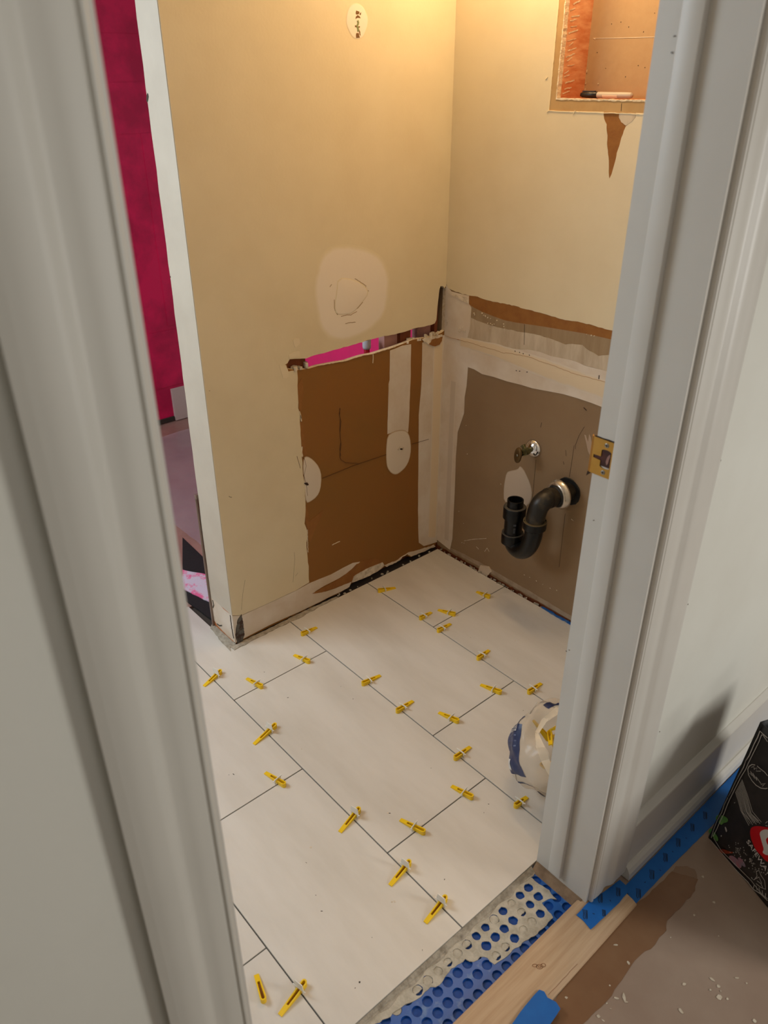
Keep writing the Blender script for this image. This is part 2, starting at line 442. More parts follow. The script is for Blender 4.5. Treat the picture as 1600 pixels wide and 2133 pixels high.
mb.obj('mortar_crumbs', m_grey, sub, kind='stuff')

# ------------------------------------------------------------------ left partition (wall_left)
slot_top = L.pts([(90,425),(105,405),(200,398),(265,392),(340,365),(430,345),(520,318),(620,290),(700,268),(800,238),(925,200),(1010,180),(1110,165),(1200,140),(1285,112),(1390,90),(1455,75)], 580, 660, 1600/350)
slot_top += L.pts([(360,905),(385,850),(400,740),(410,600),(425,470),(440,330),(460,290),(500,285),(525,320)], 860, 560, 8)
slot_bot = [( -.0002, .895), (-.0002, .768)] + L.pts([(1545,155),(1480,180),(1400,200),(1330,208),(1280,218),(1190,255),(1110,285),(1020,312),(900,350),(800,368),(720,392),(640,420),(560,432),(470,448),(380,465),(300,490),(210,505),(130,500),(90,495),(80,460)], 580, 660, 1600/350)
slot = jag(slot_top, .012, .0012, False) + slot_bot
bot = L.pts([(1385,1152),(1300,1185),(1180,1240),(1140,1228),(1110,1245),(1085,1275),(1020,1300),(950,1330),(880,1370),(800,1400),(720,1440),(690,1460),(660,1500),(600,1540),(520,1570),(440,1625),(250,1710),(130,1765)], 560, 850, 4)
bot = [(min(u, -.002), max(v, .004)) for u, v in bot]
outer = [(-.815, .004), (-.815, 2.42), (0, 2.42), (0, .905), (-.0005, .90)]
outer = [(-.815, .004), (-.815, 2.42), (.0, 2.42), (.0, .03)] + jag(bot, .01, .0025, False)
wl = sheet('wall_left', L, outer, -.0125, 0, m_boardl, holes=[slot], side=m_gyps, kind='structure')
# painted skin over the board, missing from the lower right panel
pan_edge = L.pts([(465,560),(475,700),(470,830),(485,1000),(490,1200),(510,1290),(515,1440),(520,1560),(535,1740),(545,1900),(560,2020)], 560, 700, 8)
pan_edge += L.pts([(275,400),(280,500),(285,560),(300,640),(300,720),(305,800),(300,900),(298,960),(320,1040),(310,1160),(325,1250),(330,1350),(335,1450)], 560, 850, 4)
base_top = L.pts([(330,1455),(220,1520),(100,1575),(0,1620)], 560, 850, 4) + L.pts([(720,350),(640,385),(540,430),(440,475),(330,525),(250,570)], 420, 1150, 4)
paint_poly = [(-.8149, .105), (-.8149, 2.42), (-.0002, 2.42), (-.0002, .902)] + list(reversed(jag(slot_top, .012, .001, False))) \
    + L.pts([(85,440),(60,455),(75,470),(82,500),(95,520),(130,512),(165,512)], 580, 660, 1600/350) + jag(pan_edge, .014, .0012, False) + jag(base_top[:-1], .02, .0006, False)
paint_l = sheet('paint_layer', L, paint_poly, 0, .0012, m_paint, wl)
# base strip of skimmed wall where a baseboard has been pulled off
bs_bot = L.pts([(900,355),(1150,345),(1170,320),(1000,400),(830,500),(640,590),(480,665),(330,740)], 420, 1150, 4)
strip = [(-.8149, .006), (-.8149, .103)] + [(u, v - .0015) for u, v in reversed(base_top[1:-1])] + \
    L.pts([(330,1462),(420,1425),(520,1385),(620,1330),(700,1290),(760,1280),(700,1340),(580,1420),(460,1480),(380,1530),(470,1530),(560,1500),(690,1440),(670,1490),(600,1535),(520,1565),(430,1615),(250,1700),(130,1750),(0,1810)], 560, 850, 4)
strip = [(u, max(v, .007)) for u, v in strip]
sheet('skimmed_base', L, strip, 0, .0009, m_mud, wl)
sheet('torn_paper', L, jag(L.pts([(360,1545),(480,1480),(600,1410),(690,1340),(730,1300),(800,1270),(880,1252),(935,1275),(945,1300),(900,1305),(830,1330),(760,1370),(705,1400),(690,1445),(560,1495),(440,1535)], 560, 850, 4), .01, .001), 0, .0014, m_torn, wl)
sheet('plaster_edge', L, jag(L.pts([(705,1400),(760,1365),(840,1325),(900,1300),(945,1285),(958,1310),(900,1360),(820,1400),(720,1440),(690,1450)], 560, 850, 4), .008, .001), 0, .0035, m_plaster, wl)
sheet('plaster_edge', L, jag(L.pts([(960,1310),(1060,1270),(1160,1205),(1300,1165),(1370,1140),(1385,1150),(1180,1238),(1150,1215),(1110,1238),(1085,1270),(980,1320)], 560, 850, 4), .008, .0015), 0, .003, m_mud, wl)
# big skim patch and smaller ones
big = [(250,560),(230,700),(240,900),(280,1100),(300,1260),(380,1400),(470,1500),(560,1530),(720,1545),(900,1470),(1080,1390),(1200,1280),(1290,1180),(1360,1000),(1390,800),(1395,600),(1370,440),(1310,300),(1210,200),(1080,130),(900,75),(700,60),(520,80),(400,150),(310,300)]
feather_sheet('skim_patch', L, smooth_poly(L.pts(big, 620, 500, 1600/220), 1), .0013, m_mud_l, wl, .86, .0008)
feather_sheet('skim_patch', L, smooth_poly(L.pts([(600,560),(580,800),(545,1000),(570,1130),(700,1130),(830,1110),(960,960),(1080,800),(1020,690),(850,590)], 620, 500, 1600/220), 1), .0021, m_mud_l, wl, .9, .0012)
for r in ([(400,60),(420,40),(505,40),(512,120),(440,190),(410,140)], [(325,320),(400,270),(510,255),(512,340),(420,350),(335,375)], [(165,470),(230,510),(280,480),(310,560),(325,620),(320,680),(280,700),(225,690),(200,580)]):
    sheet('skim_patch', L, jag(L.pts(r, 560, 700, 8), .006, .0006), .0012, .0020, material('pale_compound', rgb(226, 208, 176), .8), wl)
mb = MB()
for l_ in ([(715,1262),(780,1250),(870,1243)], [(650,1158),(700,1140),(760,1132),(800,1135),(850,1100),(890,1078)], [(550,900),(548,1000),(560,1070)], [(480,710),(510,670)], [(760,735),(790,710),(900,700)], [(860,580),(950,640),(1030,690),(1010,740),(1070,770)], [(580,1110),(600,1130)], [(890,1040),(940,990),(980,940)]):
    mb.add(*ribbon(L, jag(L.pts(l_, 620, 500, 1600/220), .004, .0006, False), .0016, .0024))
mb.obj('skim_cracks', material('skim_crack', rgb(160, 130, 92), .9), wl)
# vertical strips of compound on the brown panel, corner skim
feather_sheet('compound_patch', L, smooth_poly(L.pts([(985,230),(975,330),(975,440),(985,500),(1020,545),(1060,556),(1100,530),(1140,490),(1170,430),(1185,340),(1175,240),(1150,190),(1100,178),(1030,195)], 560, 850, 4), 1), .0013, m_mud_bl, wl, .93, .0008)
sheet('compound_strip', L, jag(L.pts([(1062,320),(1060,470),(1060,600),(1050,640)], 580, 660, 1600/350) + L.pts([(990,120),(988,215),(1040,200),(1160,200),(1168,100),(1170,0)], 560, 850, 4) + L.pts([(1255,620),(1260,460),(1262,260),(1180,275)], 580, 660, 1600/350), .02, .0008), 0, .0009, m_mud, wl)
feather_sheet('compound_patch', L, smooth_poly(L.pts([(282,500),(290,410),(320,398),(370,430),(420,490),(440,570),(430,680),(400,740),(340,785),(310,790),(300,700),(295,600)], 560, 850, 4), 1), .0006, m_mud_bl, wl, .93, .001)
sheet('corner_skim', L, jag(L.pts([(1370,245),(1366,420),(1360,640)], 580, 660, 1600/350) + L.pts([(1250,60),(1248,400),(1243,700),(1245,1000),(1250,1120),(1290,1150)], 560, 850, 4) + [(-.0005, .02), (-.0005, .755)], .03, .0006), 0, .0010, m_mud, wl)
band_feather('yellowed_compound', L, [(-.045, .75), (-.044, .4), (-.046, .06)], [(-.004, .75), (-.004, .4), (-.006, .04)], .0011, m_mud_yel, wl)
# torn paper along the panel's left edge, small marks
sheet('torn_paper', L, jag(L.pts([(475,830),(550,700),(572,860),(560,1050),(540,1240),(505,1240),(488,1100)], 560, 700, 8), .008, .0006), 0, .0010, m_torn, wl)
sheet('torn_paper', L, jag(L.pts([(510,1440),(560,1440),(575,1600),(590,1760),(620,1900),(640,1960),(570,2020),(548,1900),(530,1700)], 560, 700, 8), .008, .0006), 0, .0010, m_torn, wl)
sheet('torn_paper', L, jag(L.pts([(310,800),(330,880),(330,950),(452,850),(430,910),(380,1020),(345,1120),(330,1100),(305,930),(298,860)], 560, 850, 4), .01, .0005), 0, .0010, m_torn, wl)
mb = MB()
for l_ in ([(500,1250),(520,1300),(540,1420)], [(550,1840),(545,1930),(560,2000)]):
    mb.add(*ribbon(L, jag(L.pts(l_, 560, 700, 8), .004, .0006, False), .0030, .002))
for l_ in ([(320,1010),(320,1090),(325,1200)], [(525,1140),(560,1122),(590,1110)], [(300,690),(296,740)], [(255,50),(270,90)]):
    mb.add(*ribbon(L, jag(L.pts(l_, 560, 850, 4), .004, .0006, False), .0018, .002))
mb.add(*ribbon(L, L.pts([(900,355),(900,400),(897,440)], 580, 660, 1600/350), .0025, .0014))
for l_ in ([(380,462),(470,446),(560,430),(640,418),(720,390),(800,367),(900,349),(1020,311),(1110,284)], ):
    mb.add(*ribbon(L, jag(L.pts(l_, 580, 660, 1600/350), .005, .0006, False), .0016, .0022))
mb.obj('paper_shreds', m_gyps, wl)
mb = MB()
for l_ in ([(590,0),(588,60),(600,110),(592,200),(600,300),(590,400),(600,430),(640,455),(740,460)], [(445,585),(700,480),(980,385)], [(1190,300),(1330,258)], [(290,410),(310,480),(290,560),(310,640),(320,730)], [(232,400),(260,500)]):
    mb.add(*ribbon(L, jag(L.pts(l_, 560, 850, 4), .006, .0005, False), .0010, .0017))
mb.add(*ribbon(L, jag(L.pts([(1190,1210),(1170,1290),(1190,1370),(1180,1560),(1200,1760),(1180,1880),(1200,2000)], 560, 700, 8), .008, .0004, False), .0014, .0010))
mb.obj('hairline_cracks', material('hairline_crack', rgb(96, 60, 26), .9), wl)
mb = MB()
for l_ in ([(360,230),(340,350),(330,480)], [(770,0),(775,60),(768,130),(760,250)], [(800,170),(780,200)]):
    mb.add(*ribbon(L, L.pts(l_, 420, 1150, 4), .0006, .0016))
mb.add(*ribbon(L, L.pts([(445,1015),(455,1022),(465,1022)], 330, 700, 3.048), .002, .0016))
mb.add(*ribbon(L, L.pts([(318,347),(328,347)], 330, 700, 3.048), .001, .0016))
mb.add(*ribbon(L, L.pts([(722,900),(640,945),(600,990)], 420, 1150, 4), .001, .0016))
mb.obj('wall_scuffs', material('scuff', rgb(150, 132, 104), .8), wl)
# damaged corner at the partition's foot, exposed steel bead and rust
u0 = L.pts([(330,515),(300,560),(285,640),(280,700),(300,760),(340,740),(355,680),(345,600),(335,540)], 420, 1150, 4)
sheet('rusted_bead_scar', L, jag(u0, .005, .001), 0, .0022, material('rust_and_grime', rgb(96, 92, 84), .7, col2=rgb(60, 36, 26), scale=60, lo=.45, hi=.6, bump=.6), wl)
# hole in the screw scar on compound patch
mb = MB(); u, v = L.px(560+1095/4, 850+340/4); blot(L, u, v, .009, .014, .0040, mb, 9); mb.obj('plaster_ring', m_plaster, wl)
mb = MB(); blot(L, u + .001, v, .003, .007, .0046, mb, 7)
u, v = L.px(560+312/4, 850+630/4); blot(L, u, v, .004, .010, .0030, mb, 7); mb.obj('screw_pit', m_dkcrack, wl)
# patched electrical scar near the top
feather_sheet('skim_patch', L, smooth_poly(L.pts([(440,480),(430,650),(450,780),(520,950),(600,1100),(700,1190),(850,1200),(960,1130),(1040,950),(1100,750),(1110,550),(1060,400),(980,230),(850,110),(700,80),(560,150),(480,300)], 690, 0, 1600/110), 1), .0013, m_mud_l, wl, .88, .0008)
mb = MB()
for r in ([(740,320),(830,350),(835,400),(800,440),(740,440),(728,390)], [(780,460),(840,500),(870,560),(820,540),(770,545),(720,580),(730,510)], [(850,400),(888,375),(875,450),(845,460)]):
    mb.add(*sheet_data(L, jag(L.pts(r, 690, 0, 1600/110), .003, .0003), .0013, .0026))
for r in ([(740,1005),(820,1005),(825,1080),(850,1145),(740,1145),(735,1060)], [(820,880),(860,960),(870,1080),(850,1070),(830,980)], [(705,765),(760,780),(760,825),(705,820)], [(790,800),(850,795),(845,840),(800,830)]):
    mb.add(*sheet_data(L, jag(L.pts(r, 690, 0, 1600/110), .003, .0003), .0013, .0026))
mb.obj('chipped_scar', material('chipped_brown', rgb(120, 84, 44), .9), wl)
mb = MB().add(*ribbon(L, L.pts([(780,620),(800,680),(790,740),(760,790),(790,850),(800,960)], 690, 0, 1600/110), .0045, .0030))
mb.obj('old_fixing', material('green_grey_fixing', rgb(128, 134, 84), .7), wl)

# partition core: end stud box, top block, studs and sole plate
core = MB()
core.add([( -.0125, -.815, 0), (-.0125, -.60, 0), (-.098, -.60, 0), (-.118, -.815, 0), (-.0125, -.815, 2.42), (-.0125, -.60, 2.42), (-.070, -.60, 2.42), (-.080, -.815, 2.42)],
         [(0, 1, 2, 3), (7, 6, 5, 4), (0, 4, 5, 1), (1, 5, 6, 2), (2, 6, 7, 3), (3, 7, 4, 0)])
core.obj('end_stud', m_stud, wl)
MB().box((-.09, -.60, 1.10), (-.0125, -.0, 2.42)).obj('inner_framing', m_redstud, wl)
MB().box((-.10, -.60, .0), (-.020, .0, .045)).obj('sole_plate', m_redstud, wl)
a = L.px(823.5, 700)[0]
MB().box((-.055, -.215, .045), (-.03, -.165, 1.10)).obj('stud', material('dark_mauve_stud', rgb(196, 146, 136), .85), wl)
MB().box((-.060, -.165, .045), (-.016, -.125, 1.10)).obj('stud', m_redstud, wl)
MB().box((-.052, -.085, .045), (-.03, -.03, 1.10)).obj('stud', m_mauve, wl)
MB().box((-.10, -.030, .045), (-.0128, -.018, 1.10)).obj('stud', m_redstud, wl)
MB().box((-.10, -.018, .045), (-.040, .0, 1.10)).obj('cavity_side', m_redstud, wl)
MB().box((-.085, -.60, .045), (-.016, -.505, 1.10)).obj('stud', m_redstud, wl)
mb = MB()
for i in range(26):
    y = rnd.choice([rnd.uniform(-.16, -.10), rnd.uniform(-.575, -.50), rnd.uniform(-.08, -.01)])
    z = .762 + (.008 if y < -.5 else 0)
    blot(Frame((-.006, 0, z - .004), (1, 0, 0), (0, 1, 0), (0, 0, 1)), rnd.uniform(-.008, .006), y, .005, .006, rnd.uniform(.005, .014), mb)
mb.obj('broken_plaster', m_plaster, wl)
sheet('torn_edge_flap', L, jag(L.pts([(150,1165),(300,1130),(480,1095),(490,1120),(470,1200),(430,1260),(350,1290),(280,1275),(230,1240),(165,1200)], 860, 560, 8), .006, .001), 0, .003, m_plaster, wl)
sheet('torn_edge_flap', L, jag(L.pts([(305,1175),(400,1150),(480,1130),(470,1200),(430,1255),(360,1285),(290,1270),(250,1250),(290,1220)], 860, 560, 8), .006, .001), .003, .004, m_torn, wl)
# end face skin with its steel corner bead
eu = lambda z: -.118 + (.038 * z / 2.42)
ef = [(-.0002, .105), (-.0002, 2.42), (eu(2.42), 2.42)] + [(eu(z) + rnd.uniform(-.0015, .0015), z) for z in [2.3 - .04 * i for i in range(55)] if z > .11] + [(eu(.1), .105)]
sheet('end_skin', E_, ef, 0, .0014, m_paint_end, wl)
sheet('end_skim_base', E_, jag([(-.0002, .006), (-.0002, .103), (-.05, .10), (-.085, .112), (-.117, .12), (-.117, .02), (-.10, .012), (-.05, .006)], .01, .001), 0, .001, m_mud, wl)
mb = MB()
for (zz, r1, r2) in ((1.40, .004, .010), (1.03, .0015, .002)): blot(E_, eu(zz) + .002, zz, r1, r2, .002, mb)
for l_ in ([(-.010, .10), (-.010, .06), (-.006, .02)], [(-.07, .03), (-.085, .02), (-.10, .018)], [(-.108, .10), (-.104, .085), (-.112, .07)]):
    mb.add(*ribbon(E_, jag(l_, .004, .001, False), .003, .0022))
mb.obj('corner_chips', m_debris, wl)
mb = MB().box((-.1215, -.822, .0), (-.1175, -.806, .44)); mb.box((-.1225, -.8225, .435), (-.113, -.80, .447))
bead = mb.obj('metal_corner_bead', material('dull_bead', rgb(150, 132, 122), .4, metal=.5), wl)

# ------------------------------------------------------------------ back wall (wall_back)
nx0, nx1, nz0, nz1 = .3405, .70, 1.392, 1.92
niche_hole = [(nx0, nz0), (nx1, nz0), (nx1, nz1), (nx0, nz1)]
bb = B.pts([(5,1150),(100,1190),(200,1245),(300,1290),(390,1350),(405,1395),(430,1410),(520,1450),(600,1500),(700,1550),(780,1600),(860,1640),(940,1680)], 900, 850, 4)
bb = [(max(.004, u), max(v, .008)) for u, v in bb]
outerb = [(-.12, .02), (.0, .02)] + jag(bb, .008, .0022, False) + [(1.04, .006), (1.04, 2.42), (-.12, 2.42)]
wb = sheet('wall_back', B, outerb, -.0125, 0, m_boardb, holes=[jag(niche_hole, .008, .0008)], side=m_gyps, kind='structure')
tear = B.pts([(75,0),(100,40),(150,65),(230,95),(290,105),(360,118),(450,148),(560,172),(640,185),(740,215),(860,245),(960,275),(1040,295),(1130,320),(1240,335),(1340,360),(1420,385),(1510,405),(1570,420)], 910, 590, 1600/380)
tear[0] = (.001, tear[0][1])
scr = [(.3215, 1.3655), (.72, 1.3655), (.72, 1.94), (.3215, 1.94)]
vt = B.pts([(505,745),(510,790),(525,830),(530,900),(530,980),(540,1050),(540,1140),(545,1192),(560,1160),(575,1100),(595,1020),(620,940),(640,870),(655,840),(690,815),(720,780),(722,752)], 1100, 0, 3.2)
hole_paint = [(.3215, 1.94)] + jag([(.3215, 1.94), (.3215, 1.3655)], .02, .0006, False)[1:] + [vt[0]] + jag(vt, .006, .0008, False) + [(.72, 1.3655), (.72, 1.94)]
ppb = jag(tear, .008, .0012, False) + [(1.04, .90), (1.04, 2.42), (.0013, 2.42)]
sheet('paint_layer', B, ppb, 0, .0012, m_paint, wb, holes=[hole_paint])
sheet('torn_paper', B, jag([(p[0], p[1] - .0008) for p in vt], .01, .0003), 0, .0006, m_torn, wb)
sheet('torn_white_flap', B, jag(B.pts([(612,755),(722,755),(718,785),(690,812),(655,838),(625,815),(608,785)], 1100, 0, 3.2), .004, .0006), .0005, .0016, m_mud_thin, wb)
sheet('scribed_strip', B, [(.322, 1.366), (.72, 1.366), (.72, 1.94), (.322, 1.94)], .0, .0005, material('stripped_paper', rgb(186, 150, 100), .85, col2=rgb(176, 138, 88), scale=20), wb, holes=[[(nx0 - .001, nz0 - .001), (nx1 + .001, nz0 - .001), (nx1 + .001, nz1 + .001), (nx0 - .001, nz1 + .001)]])
mb = MB()
mb.add(*ribbon(B, jag([(.3215, 1.92), (.3215, 1.3655), (.65, 1.3655)], .006, .0005, False), .0016, .0026))
for l_ in ([(130,745),(150,735)], [(305,762),(320,735)], [(120,530),(135,515)]): mb.add(*ribbon(B, B.pts(l_, 1100, 0, 3.2), .001, .003))
mb.obj('paint_burr', material('pale_burr', rgb(240, 222, 184), .8), wb)
# crushed gypsum rim round the recess
rimo = jag([(nx0 - .002, nz1), (nx0 - .002, nz0 - .003), (nx1, nz0 - .003), (nx1, nz0 + .0004), (nx0 + .0008, nz0 + .0004), (nx0 + .0008, nz1)], .006, .0009)
sheet('gypsum_rim', B, rimo, -.0125, .0016, m_gyps, wb)
# recess lining
MB().box((nx0 - .03, .0126, nz0 - .02), (nx0 + .001, .100, nz1 + .02)).obj('recess_stud', m_niche_side, wb)
MB().box((nx1, .0126, nz0 - .02), (nx1 + .03, .100, nz1 + .02)).obj('recess_stud', m_niche_side, wb)
MB().box((nx0 - .03, .0126, nz0 - .035), (nx1 + .03, .100, nz0)).obj('recess_sill', m_stud, wb)
MB().box((nx0 - .03, .0126, nz1), (nx1 + .03, .100, nz1 + .035)).obj('recess_header', m_stud, wb)
nb = MB().box((nx0 - .03, .100, nz0 - .04), (nx1 + .03, .112, nz1 + .04)).obj('recess_back', m_niche_back, wb)
NB = Frame((0, .100, 0), (1, 0, 0), (0, 0, 1), (0, -1, 0))
mb = MB().add(*ribbon(NB, NB.pts([(435,255),(600,253),(880,246)], 1100, 0, 3.2), .0010, .0008)); mb.add(*ribbon(NB, NB.pts([(440,255),(450,262)], 1100, 0, 3.2), .0015, .001))
mb.obj('board_scratch', m_marklab, wb)
mb = MB()
for x, y in ((620,147),(558,160),(770,212),(462,350),(735,437),(780,450),(650,512),(828,524),(518,456),(845,87),(672,180)):
    u, v = NB.px(1100 + x / 3.2, y / 3.2); blot(NB, u, v, .0010, .0010, .0006, mb, 6)
mb.obj('pin_holes', m_dkcrack, wb)
NS = Frame((nx0 + .001, 0, 0), (0, 1, 0), (0, 0, 1), (1, 0, 0))
mb = MB()
for i in range(22):
    z = 1.40 + i * .011 + rnd.uniform(-.003, .003); y = rnd.uniform(.016, .026)
    mb.add(*ribbon(NS, jag([(y, z), (y + rnd.uniform(.015, .035), z + rnd.uniform(.002, .008))], .006, .0008, False), rnd.uniform(.0012, .003), .0008))
mb.obj('glue_smears', m_gyps, wb)
mb = MB()
for x, y in ((365,480),(362,556),(470,558),(360,595),(345,600),(372,470)):
    u, v = NB.px(1100 + x / 3.2, y / 3.2); blot(NB, max(u, nx0 + .004), v, .0016, .0016, .002, mb, 6)
mb.obj('gypsum_crumbs', m_gyps, wb)
# brown torn band, scraped band, compound bands
tb = B.pts([(285,105),(360,118),(450,148),(560,172),(640,185),(740,215),(860,245),(960,275),(1040,295),(1130,320),(1240,335),(1340,360),(1420,385),(1510,405),(1570,420)], 910, 590, 1600/380)
tbl = B.pts([(1565,500),(1500,485),(1400,462),(1300,440),(1180,420),(1060,400),(940,380),(820,362),(700,345),(600,325),(500,290),(400,250),(330,215),(285,185)], 910, 590, 1600/380)
sheet('torn_paper', B, tb + [(.78, tb[-1][1] - .003), (.78, tbl[0][1] - .003)] + tbl, 0, .0008, m_torn, wb)
scrp = tbl[::-1] + [(.78, tbl[0][1])] + [(.78, .70)] + B.pts([(1530,640),(1480,628),(1420,640),(1340,590),(1280,545),(1190,530),(1130,535),(1010,490),(880,450),(760,430),(600,400),(500,372),(400,340),(260,320),(220,240)], 910, 590, 1600/380)
# (scraped film shows in the upper part; compound below covers the rest)
up_ = B.pts([(285,185),(330,215),(400,250),(500,290),(600,325),(700,345),(820,362),(940,380),(1060,400),(1180,420),(1300,440),(1400,462),(1500,485),(1565,500)], 910, 590, 1600/380)
lo_ = B.pts([(1555,630),(1480,628),(1420,635),(1340,590),(1280,545),(1190,530),(1130,535),(1010,490),(880,450),(760,430),(600,400),(480,372),(400,345),(300,300),(240,260)], 910, 590, 1600/380)
sheet('scraped_board', B, up_ + [(.78, up_[-1][1] - .003), (.78, lo_[0][1] - .003)] + jag(lo_, .01, .001, False), 0, .0007, material('scraped_board_paper', rgb(150, 124, 92), .85, col2=rgb(162, 138, 106), scale=20, stretch=(2, 1, .3)), wb)
lo2 = B.pts([(270,480),(340,520),(450,545),(560,570),(680,575),(800,580),(900,600),(1000,640),(1100,660),(1180,670),(1300,720),(1400,745),(1500,770)], 910, 590, 1600/380)
sheet('scraped_compound', B, jag(list(reversed(lo_)), .01, .001, False) + [(.78, lo_[0][1] - .003), (.78, lo2[-1][1] - .004)] + list(reversed(lo2)), 0, .0010, m_mud_thin, wb)
lo3 = B.pts([(1470,1095),(1360,1050),(1240,1010),(1110,970),(980,945),(840,920),(740,890),(620,860),(500,820),(400,795),(330,755),(275,735)], 910, 590, 1600/380)
sheet('compound_band', B, jag(lo2, .02, .0008, False) + [(.78, lo2[-1][1] - .004), (.78, lo3[0][1] - .006)] + jag(lo3, .03, .001, False), 0, .0012, m_mud, wb)
band_feather('yellowed_compound', B, [(.07, .765), (.2, .775), (.4, .775), (.60, .765), (.75, .76)], [(.07, .735), (.2, .735), (.4, .72), (.60, .715), (.75, .71)], .0013, m_mud_yel, wb)
# left corner compound
cor = B.pts([(70,12),(130,72),(230,98),(285,108),(283,180),(305,215),(300,300),(290,400),(270,480),(275,735),(262,900),(245,1000),(240,1140)], 910, 590, 1600/380)
cor = [(.001, cor[0][1])] + cor[1:] + B.pts([(215,200),(200,400),(190,700),(180,900),(170,1090),(150,1180)], 900, 850, 4)[0:] + [(.001, .03)]
sheet('corner_skim', B, cor, 0, .0014, m_mud, wb)
sheet('plaster_edge', B, jag(B.pts([(640,430),(700,425),(800,450),(940,480),(940,580),(850,545),(740,470)], 860, 560, 8), .005, .0005), .0014, .0026, m_plaster, wb)
band_feather('corner_shadow_line', B, [(.035, .62), (.035, .3), (.035, .05)], [(.060, .62), (.060, .3), (.06, .05)], .0015, feather('shaded_compound', rgb(204, 187, 168), rgb(219, 204, 186)), wb)  # soft corner shadow painted as a darker band of compound
mb = MB()
mb.add(*ribbon(B, jag(B.pts([(180,492),(300,520),(400,555),(500,580),(580,610),(640,612),(720,628),(800,640),(900,680),(1000,710),(1100,750),(1200,790),(1350,830),(1500,870)], 910, 590, 1600/380), .006, .0008, False), .0014, .0021))
mb.add(*ribbon(B, jag(B.pts([(75,455),(130,480),(200,492)], 910, 590, 1600/380), .006, .0003, False), .001, .0021))
mb.obj('tape_seam', material('seam_crease', rgb(186, 148, 110), .9), wb)
mb = MB()
for x, y in ((690,595),(730,605),(762,617),(815,630),(700,765),(730,770),(795,778)):
    u, v = B.px(910 + x / 4.21, 590 + y / 4.21); blot(B, u, v, .0013, .0020, .0022, mb, 6)
mb.add(*ribbon(B, B.pts([(1428,805),(1425,840)], 910, 590, 1600/380), .0016, .0024))
mb.add(*ribbon(B, B.pts([(1290,1090),(1315,1115)], 910, 590, 1600/380), .0016, .0014))
mb.obj('screw_holes', m_dkcrack, wb)
mb = MB()
for x, y in ((400,262),(415,280),(430,288),(450,300),(475,308),(530,325),(590,357),(330,262),(335,275),(450,350),(475,352),(490,362),(508,358),(592,378),(600,400),(90,320),(95,345),(90,365),(470,395),(1320,447),(1360,455),(1385,460)):
    u, v = B.px(910 + x / 4.21, 590 + y / 4.21); blot(B, u, v, rnd.uniform(.001, .0028), .0015, .003, mb, 6)
for i in range(14):
    u, v = B.px(910 + rnd.uniform(190, 260) / 4.21, 590 + rnd.uniform(375, 435) / 4.21); blot(B, u, v, .002, .001, .003, mb, 6)
for x, y in ((268,1125),(250,1120),(295,382),(285,145),(575,632),(1165,930),(265,960),(225,860),(600,1140)):
    u, v = B.px(900 + x / 4, 850 + y / 4); blot(B, u, v, .0014, .0010, .0014, mb, 6)
for l_ in ([(270,1105),(350,1092),(455,1085)], [(440,1195),(460,1165),(478,1195)], [(1160,922),(1180,940)], [(370,1155),(390,1175)]):
    mb.add(*ribbon(B, B.pts(l_, 900, 850, 4), .0014, .0012))
for x, y in ((770,1390),(815,1410),(870,1440),(925,1468),(985,1500),(1040,1518)):
    u, v = B.px(900 + x / 4, 850 + y / 4); blot(B, u, v, .0020, .0008, .0012, mb, 6)
mb.obj('plaster_flecks', m_plaster, wb)
mb = MB()
for l_ in ([(868,430),(855,560),(838,750)], [(1270,155),(1225,230),(1195,310),(1195,340)], [(1185,310),(1165,450),(1145,575)], [(1110,880),(1085,1100),(1060,1325)], [(915,120),(905,160)], [(1115,350),(1118,400)], [(1095,445),(1100,470)]):
    mb.add(*ribbon(B, B.pts(l_, 900, 850, 4), .0009, .0007))
mb.add(*ribbon(B, B.pts([(772,360),(768,540)], 910, 590, 1600/380), .0010, .0016))
mb.add(*ribbon(B, B.pts([(625,690),(622,740)], 1100, 0, 3.2), .0008, .0012))
mb.obj('pencil_lines', m_pencil, wb)
feather_sheet('compound_patch', B, smooth_poly(B.pts([(280,740),(340,715),(470,690),(500,630),(560,690),(610,790),(660,900),(700,1040),(690,1180),(640,1280),(540,1320),(330,1250),(235,1220),(230,1050),(245,900)], 1020, 890, 7.9), 1), .0002, m_mud_bb, wb, .92, .0008)
sheet('thin_smear', B, jag(B.pts([(1270,220),(1285,225),(1300,280),(1310,215),(1325,240),(1345,390),(1330,420),(1300,360)], 900, 850, 4), .01, .0008), 0, .0005, material('thin_smear', rgb(176, 150, 126), .8), wb)
sheet('plaster_edge', B, jag(B.pts([(390,1350),(410,1305),(480,1320),(500,1360),(460,1400),(430,1410),(400,1390)], 900, 850, 4), .005, .001), 0, .004, m_mud, wb)
sheet('skimmed_base', B, jag([(.05, .022), (.09, .030), (.2, .034), (.30, .032), (.42, .030), (.55, .026), (.66, .020), (.8, .012), (.8, .007), (.60, .008), (.45, .012), (.30, .016), (.17, .018), (.07, .016)], .02, .001), 0, .0012, material('grey_skim', rgb(172, 150, 126), .85, col2=rgb(150, 128, 104), scale=30, bump=.3), wb)
MB().box((-.12, .002, -.012), (1.04, .03, .05)).obj('sole_plate', m_redstud, wb)
bl = T.pts([(915,1700),(980,1735),(1030,1770),(1100,1810),(1165,1850)], 900, 850, 4)
sheet('membrane_sliver', Frame((0, 0, .001), (1, 0, 0), (0, 1, 0), (0, 0, 1)), jag([(.47, -.008), (.50, -.012), (.56, -.010), (.62, -.013), (.9, -.012), (.9, -.003), (.47, -.002)], .01, .002), 0, .002, m_blue, sub)

